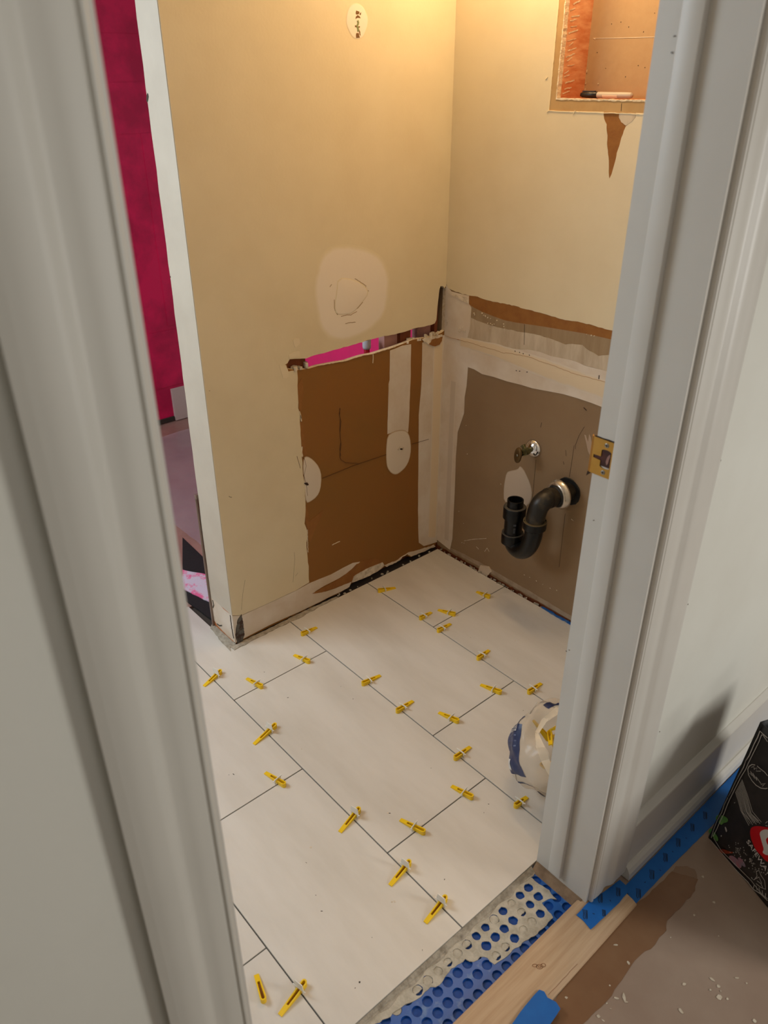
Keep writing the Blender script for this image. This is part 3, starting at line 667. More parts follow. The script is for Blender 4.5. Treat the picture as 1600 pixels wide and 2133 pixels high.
# ------------------------------------------------------------------ rest of the shell
def wall(name, a, b, mat): return MB().box(a, b).obj(name, mat, kind='structure')
wall('wall_front_right', (1.038, -.695, 0), (1.155, 3.2, 2.42), m_hallwall)
wall('wall_front_left', (1.038, -4.0, -.03), (1.155, -1.475, 2.42), m_hallwall)
wall('wall_front_header', (1.038, -1.475, 2.05), (1.155, -.695, 2.42), m_hallwall)
wall('ceiling', (-1.9, -4.0, 2.42), (5.0, 3.2, 2.50), m_ceil)
wall('wall_hall_end', (1.155, -4.1, -.03), (5.0, -4.0, 2.42), m_hallwall)
wall('wall_hall_far', (4.6, -4.0, -.03), (4.7, 3.2, 2.42), m_hallwall)
wall('wall_hall_side', (1.155, 3.1, -.03), (4.6, 3.2, 2.42), m_hallwall)
wall('wall_bathroom_side', (-1.8, -2.30, -.03), (1.038, -2.20, 2.42), m_hallwall)
wall('wall_bathroom_right', (-1.66, .03, -.03), (-.125, .12, 2.42), m_hallwall)
wall('wall_shower', (-1.20, .0, -.03), (-.125, .03, 1.0), m_pinkb)
wall('wall_niche_backing', (-.12, .125, -.03), (1.038, .15, 2.42), m_void)
wp = wall('wall_pink', (-1.80, -.60, -.03), (-1.66, .12, 2.42), m_pink)
wall('wall_bathroom_far', (-1.80, -2.20, -.03), (-1.66, -.60, 2.42), m_hallwall)
PK = Frame((-1.66, 0, 0), (0, 1, 0), (0, 0, 1), (1, 0, 0))
for (y0, y1, z0, z1) in ((-.40, .029, 1.585, 2.30), (-.104, .029, .45, 1.24), (-.45, .029, 1.24, 1.42), (-.40, .029, .17, .43)):
    sheet('membrane_sheet', PK, jag([(y0, z0), (y1, z0), (y1, z1), (y0, z1)], .05, .001), 0, .0025, m_pink, wp)
MB().box((-1.66, -.136, 0), (-1.645, .029, .155)).obj('baseboard_pink', material('baseboard_greyed_white', rgb(206, 190, 184), .5), kind='structure')
MB().box((-1.66, -.60, 0), (-1.650, -.139, .02)).obj('baseboard_dark', m_debris, kind='structure')
f2 = wall('floor_beyond', (-1.8, -2.75, -.028), (-.258, .12, -.004), m_paper2)
wall('floor_beyond_nook', (-.36, -2.75, -.03), (1.038, -1.75, -.0005), m_tile)
sheet('black_seam_tape', T, T.pts([(380,1118),(447,1182),(452,1203),(380,1190)]), -.004, -.002, m_blkmat, None, label='black strip laid across the pinkish floor paper beyond the partition', cat='floor tape')
fb = thing('plastic_film', 'clear wrinkled plastic film over the pinkish floor paper behind the partition', 'film')
G = 26; vs = []; fs = []
for i in range(G):
    for j in range(G):
        x = -1.5 + 1.0 * i / (G - 1); y = -.62 + .70 * j / (G - 1)
        vs.append((x, y, .003 + .012 * max(0, noise.noise(Vector((x * 9, y * 9, 3)))) + .006 * abs(noise.noise(Vector((x * 25, y * 25, 0))))))
for i in range(G - 1):
    for j in range(G - 1):
        a = i * G + j; fs.append((a, a + 1, a + G + 1, a + G))
link('film_sheet', mesh_from('film', vs, fs, True), m_film, fb)
cl = T.pts([(380,1190),(452,1203),(455,1264),(432,1254),(380,1228)])
sheet('patterned_cloth', T, jag(cl, .012, .002), -.004, .006, m_cloth, None, label='pink and lilac patterned cloth lying beyond the partition corner', cat='cloth')
sheet('black_mat', T, jag(T.pts([(380,1228),(432,1254),(456,1264),(456,1302),(440,1290),(380,1246)]), .02, .0008), -.004, .003, m_blkmat, None, label='black mat edge against the white tiles beyond the partition', cat='mat')
# bright pink backing and the capped pipe seen through the wall slot
pt = thing('capped_pipe', 'red pipe stub with a white cap seen through the slot in the wall', 'pipe', (-.06, 0, 0))
u, v = Frame((-.06, 0, 0), (0, 1, 0), (0, 0, 1), (1, 0, 0)).px(764, 722)
vs, fs = tube_data([(0, u, .045), (0, u, v + .003)], .0085, 20); link('pipe', mesh_from('p', vs, fs, True), m_red, pt)
vs, fs = tube_data([(0, u, v - .006), (0, u, v + .0), (0, u, v + .022), (0, u, v + .026)], [.011, .0125, .0125, .010], 20); link('cap', mesh_from('p', vs, fs, True), material('white_cap', rgb(206, 204, 214), .4), pt)

# ------------------------------------------------------------------ door jambs and casings (trim)
def extr(name, prof, z0, z1, mat, parent=None, kind=None, smooth=True, bottoms=None):
    """profile [(x, y)] extruded upright"""
    n = len(prof); vs = [(x, y, z0 if bottoms is None else bottoms(x, y)) for x, y in prof] + [(x, y, z1) for x, y in prof]
    fs = [(i, (i + 1) % n, n + (i + 1) % n, n + i) for i in range(n)] + [tuple(reversed(range(n))), tuple(range(n, 2 * n))]
    o = link(name, mesh_from(name, vs, fs), mat, parent, kind=kind)
    if smooth: smooth_angle(o, 35)
    return o
jr = extr('door_1', [(1.034, -.72), (1.0695, -.72), (1.0705, -.7205), (1.158, -.7205), (1.158, -.697), (1.034, -.697)], .0, 2.05, m_white, kind='structure', smooth=False)
extr('door_stop', [(1.0695, -.7203), (1.0695, -.7295), (1.0710, -.7303), (1.0955, -.7303), (1.0970, -.7297), (1.0975, -.7288), (1.0975, -.7203)], .022, 2.04, m_white, jr)
extr('hinge_jamb', [(1.034, -1.45), (1.158, -1.45), (1.158, -1.475), (1.034, -1.475)], -.01, 2.05, m_white, jr, smooth=False)
MB().box((1.034, -1.45, 2.03), (1.158, -.72, 2.05)).obj('head_jamb', m_white, jr)
def casing_profile(y_in, s, wdt=.098):
    """stepped moulding from the inner edge (y_in) outwards; s = +1 towards +Y"""
    x = 1.155
    pr = [(0, 0), (0, .009), (.002, .0115), (.005, .0118), (.007, .0095), (.0085, .0095), (.010, .0110), (.020, .0125), (.030, .0128), (.040, .0105),
          (.046, .0120), (.052, .0165), (.060, .0185), (.068, .0182), (.080, .0190), (.092, .0198), (.0955, .0190), (wdt, .0165), (wdt, 0)]
    if s < 0: pr = [(u, min(d, .0135) if u > .09 else d) for u, d in pr]
    return [(x + d, y_in + s * u * wdt / .098) for u, d in pr]
cr = extr('trim_1', casing_profile(-.713, 1, .104), .0, 2.13, m_white, kind='structure',
          bottoms=lambda x, y: .004 + max(0, (y + .713)) * .16)
clf = extr('trim_2', casing_profile(-1.4565, -1, .085), -.01, 2.13, m_casl, kind='structure')
# baseboard in the hallway
bbp = [(1.155, .150), (1.1575, .150), (1.1695, .141), (1.1705, .138), (1.1705, .026), (1.174, .026), (1.179, .020), (1.183, .010), (1.184, -.006), (1.155, -.006)]
vs = [(x, -.608, z) for x, z in bbp] + [(x, 3.1, z) for x, z in bbp]; n = len(bbp)
bbo = link('baseboard_hall', mesh_from('bb', vs, [(i, (i + 1) % n, n + (i + 1) % n, n + i) for i in range(n)] + [tuple(range(n)), tuple(reversed(range(n, 2 * n)))]), m_white, kind='structure')
mb = MB()
CF = Frame((1.155, 0, 0), (0, 1, 0), (0, 0, 1), (1, 0, 0))
for x, y in ((1040/3.048+1160, 485/3.048+800), (945/3.048+1160, 845/3.048+800), (832/3.048+1160, 1398/3.048+800), (1374, 1524)):
    u, v = CF.px(x, y); blot(CF, u, v, .0012, .0018, .0006, mb, 6)
for x, y in ((235/3.048+1160, 865/3.048+800), (1180, 1356), (1442, 74), (1562, 106), (1186, 1354)):
    u, v = J.px(x, y); blot(J, min(u, 1.06), v, .0010, .0016, .0008, mb, 6)
mb.obj('paint_nicks', material('nick_grey', rgb(130, 122, 114), .8), jr)

# strike plate on the latch jamb
sp = thing('strike_plate', 'brass strike plate screwed to the white door jamb', 'strike plate', (0, 0, 0))
spx = [(1.0305, .911), (1.0665, .911), (1.0665, .970), (1.0305, .970)]
hole_ = []
cxh, czh = 1.0545, .940
for i in range(7): t = math.pi * i / 6; hole_.append((cxh + .0085 * math.cos(t), czh + .0125 + .003 * math.sin(t)))
hole_ += [(cxh - .0085, czh + .0025), (1.033, czh + .002), (1.033, czh - .003), (cxh - .0085, czh - .004)]
for i in range(7): t = math.pi + math.pi * i / 6; hole_.append((cxh + .0085 * math.cos(t), czh - .0125 + .003 * math.sin(t)))
sheet('plate', J, spx, .0006, .0020, m_brass, sp, holes=[hole_])
pl = MB(); pl.add([(1.0305, -.7221, .911), (1.0305, -.7221, .970), (1.026, -.7205, .970), (1.026, -.7205, .911), (1.0245, -.716, .970), (1.0245, -.716, .911)], [(0, 1, 2, 3), (3, 2, 4, 5)])
o = pl.obj('lip', m_brass, sp); md = o.modifiers.new('s', 'SOLIDIFY'); md.thickness = .0012
sheet('latch_recess', J, [(1.0315, .9275), (1.0645, .9275), (1.0645, .9555), (1.0315, .9555)], .0004, .0009, material('recess_red_brown', rgb(74, 30, 24), .5, col2=rgb(36, 14, 12), scale=60), sp)
mb = MB(); blot(J, 1.058, .941, .0028, .009, .0016, mb, 10); mb.obj('latch_tongue', material('latch_pale', rgb(150, 110, 100), .4), sp)
for z in (.9625, .9185):
    vs, fs = lathe((1.0535, -.7220, z), (0, -1, 0), [(0, .0037), (.0006, .0036), (.0010, .0026), (.0008, .0)], 20)
    s_ = link('screw', mesh_from('sc', vs, fs, True), m_steel, sp)
    cr_ = MB().box((1.0535 - .0022, -.7233, z - .0004), (1.0535 + .0022, -.7228, z + .0004)).box((1.0535 - .0004, -.7233, z - .0022), (1.0535 + .0004, -.7228, z + .0022))
    cr_.obj('screw_cross', m_dkcrack, s_)
sheet('chiselled_gap', J, jag([(1.0305, .9701), (1.0672, .9701), (1.0672, .9722), (1.0305, .9712)], .006, .0004), .0003, .0008, m_dkcrack, sp)
sheet('chiselled_gap', J, jag([(1.0245, .902), (1.031, .909), (1.032, .911), (1.026, .911)], .004, .0004), .0003, .0008, m_dkcrack, sp)

# ------------------------------------------------------------------ threshold: dimpled membrane, mortar, reducer strip
X0, X1, Y0, Y1 = 1.02, 1.152, -1.475, -.722
MF = Frame((0, 0, -.0105), (1, 0, 0), (0, 1, 0), (0, 0, 1))
PITCHM = .02585; cups = []
i = -1
x = 1.109 - PITCHM * 2
xs_ = [1.109 + PITCHM * k for k in (-2, -1, 0, 1)]
for x in xs_:
    k = 0
    y = -.954
    while y < -.735: y += PITCHM
    y -= 0
    while y > -1.47:
        if y < -.733: cups.append((x + rnd.uniform(-.0003, .0003), y))
        y -= PITCHM
R_ = .0098
def circ(x, y, r, k=18, j=0): return [(x + math.cos(2 * math.pi * i / k) * r * (1 + rnd.uniform(-j, j)), y + math.sin(2 * math.pi * i / k) * r * (1 + rnd.uniform(-j, j))) for i in range(k)]
loops = [[(X0, Y0), (X1, Y0), (X1, Y1), (X0, Y1)]] + [circ(x, y, R_) for x, y in cups]
tri = tessellate_polygon([[Vector((a, b, 0)) for a, b in l] for l in loops])
flat = [q for l in loops for q in l]
mem = link('uncoupling_membrane', mesh_from('mem', [MF.p(a, b, 0) for a, b in flat], [tuple(t) for t in tri]), m_blue, None,
           label='blue dimpled uncoupling membrane in the doorway between tile edge and wood strip', cat='membrane')
MB().box((1.0, Y0, -.030), (1.155, Y1 + .02, -.0165)).obj('subfloor_board', m_sub, mem)
tedge = MF.pts([(1190,352),(1100,440),(1000,520),(900,620),(800,705),(690,800),(600,880),(500,965),(400,1055),(300,1145),(200,1230),(100,1320),(0,1415),(-200,1600)], 750, 1680, 3.2)
treg = MF.pts([(-200,1680),(0,1480),(60,1470),(130,1440),(200,1400),(260,1345),(330,1310),(400,1268),(470,1210),(530,1190),(560,1140),(610,1085),(650,1060),(700,1020),(760,1040),(800,1000),(850,1010),(900,1060),(960,1010),(1020,960),(1100,900),(1180,850),(1240,790),(1290,740),(1250,700),(1210,640),(1270,610),(1310,620),(1260,560),(1200,520),(1130,470)], 750, 1680, 3.2)
def inside(p, poly):
    x, y = p; c = False
    for i in range(len(poly)):
        x1, y1 = poly[i]; x2, y2 = poly[i - 1]
        if (y1 > y) != (y2 > y) and x < (x2 - x1) * (y - y1) / (y2 - y1) + x1: c = not c
    return c
treg2 = [(1.03, Y0)] + jag(treg, .006, .0016, False) + [(1.03, -.725)]
filled = {}
for i, (x, y) in enumerate(cups):
    cm = MB(); k = 18; d = .0045
    tp = [MF.p(a, b, 0) for a, b in loops[i + 1]]; bt = [MF.p(x + (a - x) * .93, y + (b - y) * .93, -d) for a, b in loops[i + 1]]
    cm.add(tp + bt, [(j, (j + 1) % k, k + (j + 1) % k, k + j) for j in range(k)] + [tuple(range(k, 2 * k))])
    o = cm.obj('cup', m_bluecup, mem)
    ins = inside((x, y), treg2)
    near = x < 1.07
    if ins and (near and y < -.93 or rnd.random() < .25):
        f = circ(x - .0004, y, R_ * .93, 16, .02)
        if rnd.random() < .5:   # a crescent left unfilled
            f = [(a, b) if a < x + .003 else (x + .003 + rnd.uniform(-.001, .001), b) for a, b in f]
        sheet('mortar_fill', MF, f, -.0045, -.0006, m_thin, mem)
holes = []
ins_c = [(x, y) for x, y in cups if inside((x, y), treg2) and all(inside(p, treg2) for p in circ(x, y, R_ * 1.05, 10))]
for x, y in ins_c: holes.append(circ(x, y, R_ * rnd.uniform(.86, 1.0), 14, .09))
sheet('mortar_smear', MF, treg2, -.001, .0010, m_thin, mem, holes=holes)
# ridge of mortar squeezed out along the tile edge
rg = [(1.0325, Y0), (1.0325, -.73)]
outl = [(1.044 + .004 * math.sin(i * .9) * rnd.uniform(.3, 1), -.735 - i * .0093) for i in range(80)]
sheet('mortar_ridge', MF, [(1.0322, -.735)] + outl + [(1.0322, Y0)], 0, .003, m_grey, mem, hfun=lambda x, y: .0085 if x < 1.034 else .0015)
# wood reducer strip
ws = thing('wood_strip', 'pale oak reducer strip laid across the doorway beside the blue membrane', 'wood strip')
prof = [(1.143, -.0095), (1.143, .0005), (1.145, .0022), (1.190, .0022), (1.214, -.002), (1.224, -.0065), (1.225, -.0095)]
n = len(prof); ya, yb = -1.47, -.640
vs = [(x + .012 * (1 if x > 1.15 else 0) * (-(y + .64) / .83 + 0) * 1.2, y, z) for y in (ya, yb) for x, z in prof]
vs = [(x - (.0 if y < -1 else 0), y, z) for x, y, z in vs]
o = link('oak_board', mesh_from('wood', vs, [(i, (i + 1) % n, n + (i + 1) % n, n + i) for i in range(n)] + [tuple(range(n)), tuple(reversed(range(n, 2 * n)))]), m_wood, ws)
WF = Frame((0, 0, .0022), (1, 0, 0), (0, 1, 0), (0, 0, 1))
mb = MB()
for cx_, cy_, a_, b_ in ((1165, 1060, 16, 9), (1198, 1068, 22, 15), (1222, 1058, 15, 12), (1198, 1068, 10, 6)):
    ring = WF.pts([(cx_ + a_ * math.cos(k * .5), cy_ + b_ * math.sin(k * .5)) for k in range(14)], 750, 1680, 3.2)
    mb.add(*ribbon(WF, ring, .0012, .0003))
mb.obj('knot', m_knot, ws)
mb = MB().add(*ribbon(WF, jag(WF.pts([(1300,1215),(1255,1255),(1330,1180),(1400,1100),(1450,1050)][1:], 750, 1680, 3.2), .01, .0005, False), .0009, .0003))
mb.obj('grain_crack', m_knot, ws)
# wood shim / raw edge under the latch jamb
MB().add([(1.036, -.738, -.0105), (1.150, -.738, -.0105), (1.150, -.700, -.0105), (1.036, -.700, -.0105), (1.036, -.726, .004), (1.150, -.724, .004), (1.150, -.700, .004), (1.036, -.700, .004)],
         [(0, 3, 2, 1), (4, 5, 6, 7), (0, 1, 5, 4), (1, 2, 6, 5), (2, 3, 7, 6), (3, 0, 4, 7)]).obj('raw_wood_edge', material('raw_grey_wood', rgb(150, 122, 94), .8, col2=rgb(110, 86, 64), scale=30, bump=.4), jr)

# ------------------------------------------------------------------ hallway floor paper, stain, tape
hf = wall('floor_hall', (1.155, -4.0, -.030), (4.6, 3.1, -.0102), m_paper)
st = H.pts([(675,1200),(720,1225),(780,1180),(880,1090),(960,1010),(1020,1030),(1090,1045),(1130,1060),(1120,1110),(1100,1160),(1060,1200),(1010,1260),(960,1300),(930,1340),(920,1400),(880,1450),(850,1500),(780,1545),(730,1580),(690,1640),(640,1700),(600,1760),(560,1840),(510,1880),(450,1940),(370,2020),(180,2120),(60,2040),(120,1900),(180,1860),(350,1640),(500,1420)], 1100, 1500, 3.2)
sheet('wet_stain', H, jag(st, .010, .0016), -.0001, .0004, m_stain, hf)
sheet('damp_edge', H, jag(H.pts([(960,1010),(985,975),(1060,975),(1110,995),(1125,1030),(1130,1060),(1090,1045),(1020,1030)], 1100, 1500, 3.2), .006, .0008), -.0001, .0003, m_stain2, hf)
mb = MB()
fl_ = [(585,1500,14,7),(1240,1215,9,8),(1108,1300,8,8),(670,1620,8,12),(1040,1762,12,10),(1228,1728,8,18),(1268,1775,10,12),(1275,1848,18,16),(1215,1800,6,6),(1285,1808,8,5),(1330,1860,6,8),(640,1850,24,10),(590,1855,8,14),(655,1880,10,5),(470,1975,10,10),(500,2003,10,4),(1020,1942,16,10),(1510,2005,10,12),(1458,1755,6,5),(1395,1720,14,6),(255,1850,8,8),(550,1925,7,3),(545,1770,5,5),(950,1450,5,4),(1270,1440,4,3),(1165,1045,8,10),(525,1890,4,6)]
for x, y, r1, r2 in fl_:
    u, v = H.px(1100 + x / 3.2, 1500 + y / 3.2); blot(H, u, v, r1 * .00030, r2 * .00030, .0009, mb, 8)
mb.obj('paint_drips', material('white_drip', rgb(206, 192, 170), .7, col2=rgb(170, 150, 128), scale=90), hf, kind='stuff')

def tape(lab, poly, frame=H, h=.0006, marks=()):
    t = thing('blue_tape', lab, 'tape'); 
    sheet('tape_strip', frame, jag(poly, .012, .0005), 0, h, m_tape, t)
    mb = MB()
    for l_ in marks: mb.add(*ribbon(Frame(frame.p(0, 0, h), frame.a, frame.b, frame.n), l_, .0014, .0002))
    if mb.v: mb.obj('tape_lettering', m_tapeink, t, kind='stuff')
    return t
S = 3.2
def hm(fr, *ls): return [fr.pts(l, 1100, 1500, S) for l in ls]
def glyphs(fr, cx, cy, s=1.0):
    """small printed characters, slanted strokes"""
    q = [[(-14, -38), (-10, -10), (-12, 14), (-4, 30)], [(-4, -36), (2, 26)], [(6, -34), (12, 30)], [(14, -30), (14, 24)]]
    return [fr.pts([(cx + a * s, cy + b * s) for a, b in l], 1100, 1500, S) for l in q]
t1 = H.pts([(655,1105),(760,1045),(960,860),(1260,570),(1390,430),(1460,340),(1520,340),(1470,420),(1250,640),(1100,830),(940,990),(720,1225),(665,1185)], 1100, 1500, S)
t1 = [(1.185, -.635), (1.185, 1.2), (1.232, 1.2), (1.232, -.20)] + H.pts([(1100,830),(940,990),(720,1225),(650,1160)], 1100, 1500, S)
tape('long blue masking tape along the hallway baseboard on the floor paper', t1, H, .0008, glyphs(H, 735, 1160) + glyphs(H, 825, 1035) + glyphs(H, 915, 920, .9) + glyphs(H, 1000, 820, .9) + glyphs(H, 1095, 720, .8) + glyphs(H, 1180, 640, .8) + hm(H, [(660,1150),(672,1180)], [(775,1085),(785,1080)], [(875,1000),(885,1004)], [(960,875),(968,882)], [(1050,785),(1058,790)]))
W2 = Frame((0, 0, .0026), (1, 0, 0), (0, 1, 0), (0, 0, 1))
t2 = W2.pts([(322,1300),(405,1210),(500,1150),(612,1065),(650,1100),(665,1150),(610,1215),(500,1320),(418,1396),(370,1340)], 1100, 1500, S)
tape('short blue tape piece at the casing foot stuck over the wood strip end', t2, W2, .0008, glyphs(W2, 380, 1300) + glyphs(W2, 480, 1190) + glyphs(W2, 600, 1150, .9) + glyphs(W2, 505, 1290, .7) + hm(W2, [(430,1290),(445,1295)], [(545,1200),(552,1210)]))
t3 = W2.pts([(75,1797),(110,1810),(130,1850),(185,1880),(216,1925),(150,2026),(-130,2300),(-240,2210),(0,1880)], 1100, 1500, S)
tape('blue tape patch across the wood strip at the bottom of the photo', t3, W2, .0008)

# ------------------------------------------------------------------ tile levelling wedges
def wedge_mesh(Ln):
    """hollow wedge: head at x=0 (tall), thin tail at x=Ln"""
    w_ = .0056; o = []
    for i in range(7): t = math.pi / 2 + math.pi * i / 6; o.append((.0056 + .0056 * math.cos(t), w_ * math.sin(t)))
    o += [(Ln, -w_ * .8), (Ln, w_ * .8)]
    hl = []
    for i in range(5): t = math.pi / 2 + math.pi * i / 4; hl.append((.0056 + .0030 * math.cos(t), .0030 * math.sin(t)))
    hl += [(Ln * .72, -.0022), (Ln * .72, .0022)]
    hf_ = lambda x, y: .0125 - (.0125 - .0022) * min(1, x / Ln)
    vs, fs = sheet_data(T, o, 0, 0, [hl], hf_)
    return vs, fs, hl
ME_W = {}
def clip_mesh():
    mb = MB(); a, b, h = .0072, .0098, .0105; t = .0008
    mb.box((-t, -b, 0), (t, -a, h)); mb.box((-t, a, 0), (t, b, h)); mb.box((-t, -b, h), (t, b, h + .003))
    mb.box((-.0010, -b - .0045, h + .000), (.0010, b + .0045, h + .0018))
    return mb
cl_mesh = mesh_from('clip_frame', clip_mesh().v, clip_mesh().f)
cl_mesh.materials.append(m_clip)
def plate_mesh():
    mb = MB(); t = .0007
    mb.add([(-t, -.011, 0), (-t, .011, 0), (-t, .0085, .026), (-t, -.0085, .026), (t, -.011, 0), (t, .011, 0), (t, .0085, .026), (t, -.0085, .026)],
           [(0, 1, 2, 3), (7, 6, 5, 4), (0, 4, 5, 1), (1, 5, 6, 2), (2, 6, 7, 3), (3, 7, 4, 0)])
    return mb
def make_wedge(head, tail, clip, label, z=0.0, tilt=0.0, group='yellow tile levelling wedges on the tile joints', name='leveling_wedge'):
    a = Vector(T.px(*head)); b = Vector(T.px(*tail)); d = b - a
    Ln = .068 if d.length > .02 else .06
    r = thing(name, label, 'wedge', (a.x, a.y, z), math.atan2(d.y, d.x), group)
    if d.length > .045 and d.length < .09: Ln = d.length
    vs, fs, hl = wedge_mesh(Ln)
    link('wedge_body', mesh_from('wedge', vs, fs), m_yel, r)
    n = len(hl)
    link('wedge_slot', mesh_from('slot', [(x, y, .0018 if x < Ln * .6 else .0012) for x, y in hl], [tuple(range(n))]), m_yel_in, r)
    if clip is not None:
        o = link('clip_frame', cl_mesh, None, r); o.location = (Ln * clip, 0, 0)
        o.rotation_euler = (0, 0, math.radians(rnd.uniform(-4, 4)))
    return r
WD = [
 ((787,1234),(824,1225),.38,'yellow wedge nearest the back-left corner, on the first long joint'),
 ((874,1292),(899,1276),.36,'yellow wedge on the long joint just before the first cross joint meets it'),
 ((911,1318),(939,1300),.36,'yellow wedge on the long joint just past the first cross joint'),
 ((994,1376),(1019,1355),.40,'yellow wedge mid-way along the long joint nearest the back wall'),
 ((1099.5,1446.7),(1127.6,1424),.38,'yellow wedge on the far long joint, close to the door jamb above the plastic bag'),
 ((1020.8,1247),(992.6,1233),.36,'yellow wedge farthest back, near the foot of the back wall under the trap'),
 ((949,1283.6),(912.5,1271),.36,'yellow wedge left of the rearmost one on the same short cross joint'),
 ((627.5,1325),(660,1307.5),.40,'yellow wedge close to the foot of the cream wall at left'),
 ((753.8,1428.8),(792.5,1407.5),.40,'yellow wedge alone on the second long joint in the middle of the floor'),
 ((825.3,1486),(860.5,1460.8),.40,'yellow wedge on the second long joint, just right and below the floor centre'),
 ((946,1584.5),(980,1556.4),.42,'yellow wedge on the second long joint, left of the plastic bag'),
 ((1071.4,1684),(1098,1661),.42,'yellow wedge half under the clear plastic bag by the jamb'),
 ((646,1382.5),(612.5,1365),.36,'yellow wedge, right one of two on the cross joint below the cream wall corner'),
 ((547.5,1435),(513.8,1413.8),.36,'yellow wedge, left one of two on the cross joint below the cream wall corner'),
 ((1044.7,1446.7),(1001,1427),.38,'yellow wedge, upper of two on the cross joint above the plastic bag'),
 ((956,1507),(914,1484.7),.38,'yellow wedge, lower of two on the cross joint above the plastic bag'),
 ((985.6,1666),(940.6,1638),.42,'yellow wedge, right of two on the cross joint nearest the doorway'),
 ((885.8,1739),(833.8,1708),.44,'mortar-smeared yellow wedge, left of two on the cross joint nearest the doorway'),
 ((595,1640),(552.5,1610),.38,'yellow wedge on the short cross joint beside the left casing'),
 ((576,1513),(529,1551),.30,'yellow wedge with upright clear clip on the left long joint'),
 ((462,1401),(425,1430),.30,'yellow wedge partly hidden behind the left door casing'),
 ((750,1688),(708,1734),.27,'yellow wedge with upright clip, first of three towards the doorway'),
 ((855,1798),(812.5,1845),.27,'yellow wedge with upright clip, second of three towards the doorway'),
 ((930,1872),(886,1923),.27,'yellow wedge with upright clip, nearest the tile edge and blue membrane'),
 ((638,2048),(583,2115.6),.27,'large near yellow wedge with upright clear clip at the bottom left'),
]
for hd, tl, cp, lb in WD:
    r = make_wedge(hd, tl, cp, lb)
    if cp <= .30:    # these clips still carry their full break-off plate
        for c in list(r.children):
            if c.name.startswith('clip_frame'):
                lx = c.location.x; me = mesh_from('plate', plate_mesh().v, plate_mesh().f); me.materials.append(m_clip)
                o = link('clip_plate', me, None, r); o.location = (lx + .0, .0, .014); o.rotation_euler = (0, math.radians(0), 0)
                o.scale = (1, 1, .55)
make_wedge((551, 2091), (534, 2031), None, 'loose yellow wedge lying without a clip at the bottom left', group='loose wedge')

# ------------------------------------------------------------------ clear plastic bag of spare wedges
bgc = Vector((.905, -.515, .0))
bag = thing('plastic_bag', 'crumpled clear plastic bag with navy print, full of yellow wedges, behind the jamb', 'plastic bag', bgc)
axis = Vector((.70, .02, .50)).normalized(); e1 = Vector((-.15, 1, 0)); e1 = (e1 - axis * e1.dot(axis)).normalized(); e2 = axis.cross(e1)
NU, NV = 64, 26
def bagpt(u, v, off=0.0):
    t = 2 * math.pi * u
    prof = (math.sin(min(1, v * 1.7) * math.pi / 2)) ** .6 * (1.0 if v < .75 else 1.0 - .22 * (v - .75) / .25)
    c = Vector((0, 0, .095))
    sx, sy = .125, .098
    n1 = noise.noise(Vector((math.cos(t) * 1.6, math.sin(t) * 1.6, v * 3.0)))
    n2 = noise.noise(Vector((math.cos(t) * 5, math.sin(t) * 5, v * 7.0)))
    rr = prof * (1 + .16 * n1 + .07 * n2 * min(1, v * 2)) + off
    q = c + axis * (-.095 + v * .165 + (.035 * n1 + .03 * math.sin(2 * t + 1)) * max(0, v - .5) * 2) + e1 * math.cos(t) * rr * sx + e2 * math.sin(t) * rr * sy
    if q.z < .0015: q.z = .0015 + .001 * abs(n2)
    return q
vs = [bagpt(i / NU, j / NV) for j in range(NV + 1) for i in range(NU)]
fs = [(j * NU + i, j * NU + (i + 1) % NU, (j + 1) * NU + (i + 1) % NU, (j + 1) * NU + i) for j in range(NV) for i in range(NU)]
link('bag_film', mesh_from('bagfilm', vs, fs, True), m_pbag, bag)
def bag_patch(name, u0, u1, v0, v1, mat, off=.012, shape=None):
    A, C = 18, 12
    vs = []; 
    for j in range(C + 1):
        for i in range(A + 1):
            uu = u0 + (u1 - u0) * i / A; vv = v0 + (v1 - v0) * j / C
            vs.append(bagpt(uu, vv, off))
    fs = [(j * (A + 1) + i, j * (A + 1) + i + 1, (j + 1) * (A + 1) + i + 1, (j + 1) * (A + 1) + i) for j in range(C) for i in range(A)
          if shape is None or shape(i / A, j / C)]
    return link(name, mesh_from(name, vs, fs, True), mat, bag)
BAG_PATCH = bag_patch
bag_patch('milky_rim', 0, 1, .90, 1.0, m_pbag_w, .01)
# label position around the bag found from the direction facing the camera's left
best = min(range(64), key=lambda k: -((bagpt(k / 64, .55) + bgc - CAM).normalized().dot(-rt)) )
uL = best / 64
bag_patch('navy_label', uL - .10, uL + .10, .22, .66, m_navy, .012, lambda a, b: not (a < .12 and b > .75) and not (b < .1 and a > .6))
bag_patch('white_label_box', uL + .045, uL + .085, .30, .42, m_print, .02)
for k in range(6):
    bag_patch('printed_line', uL - .085 + k * .016, uL - .080 + k * .016, .30, .58, m_print if k == 1 else material('pale_navy_text', rgb(84, 92, 124), .5), .020, lambda a, b: (int(b * 24) % 3) != 0)
bag_patch('printed_outline', uL - .20, uL - .19, .2, .8, m_navy, .012)
bag_patch('printed_outline', uL + .14, uL + .15, .15, .7, m_navy, .012)
bag_patch('printed_band', uL - .22, uL - .15, .74, .86, m_navy, .012)
bag_patch('printed_bar', uL + .20, uL + .27, .55, .66, m_navy, .012)
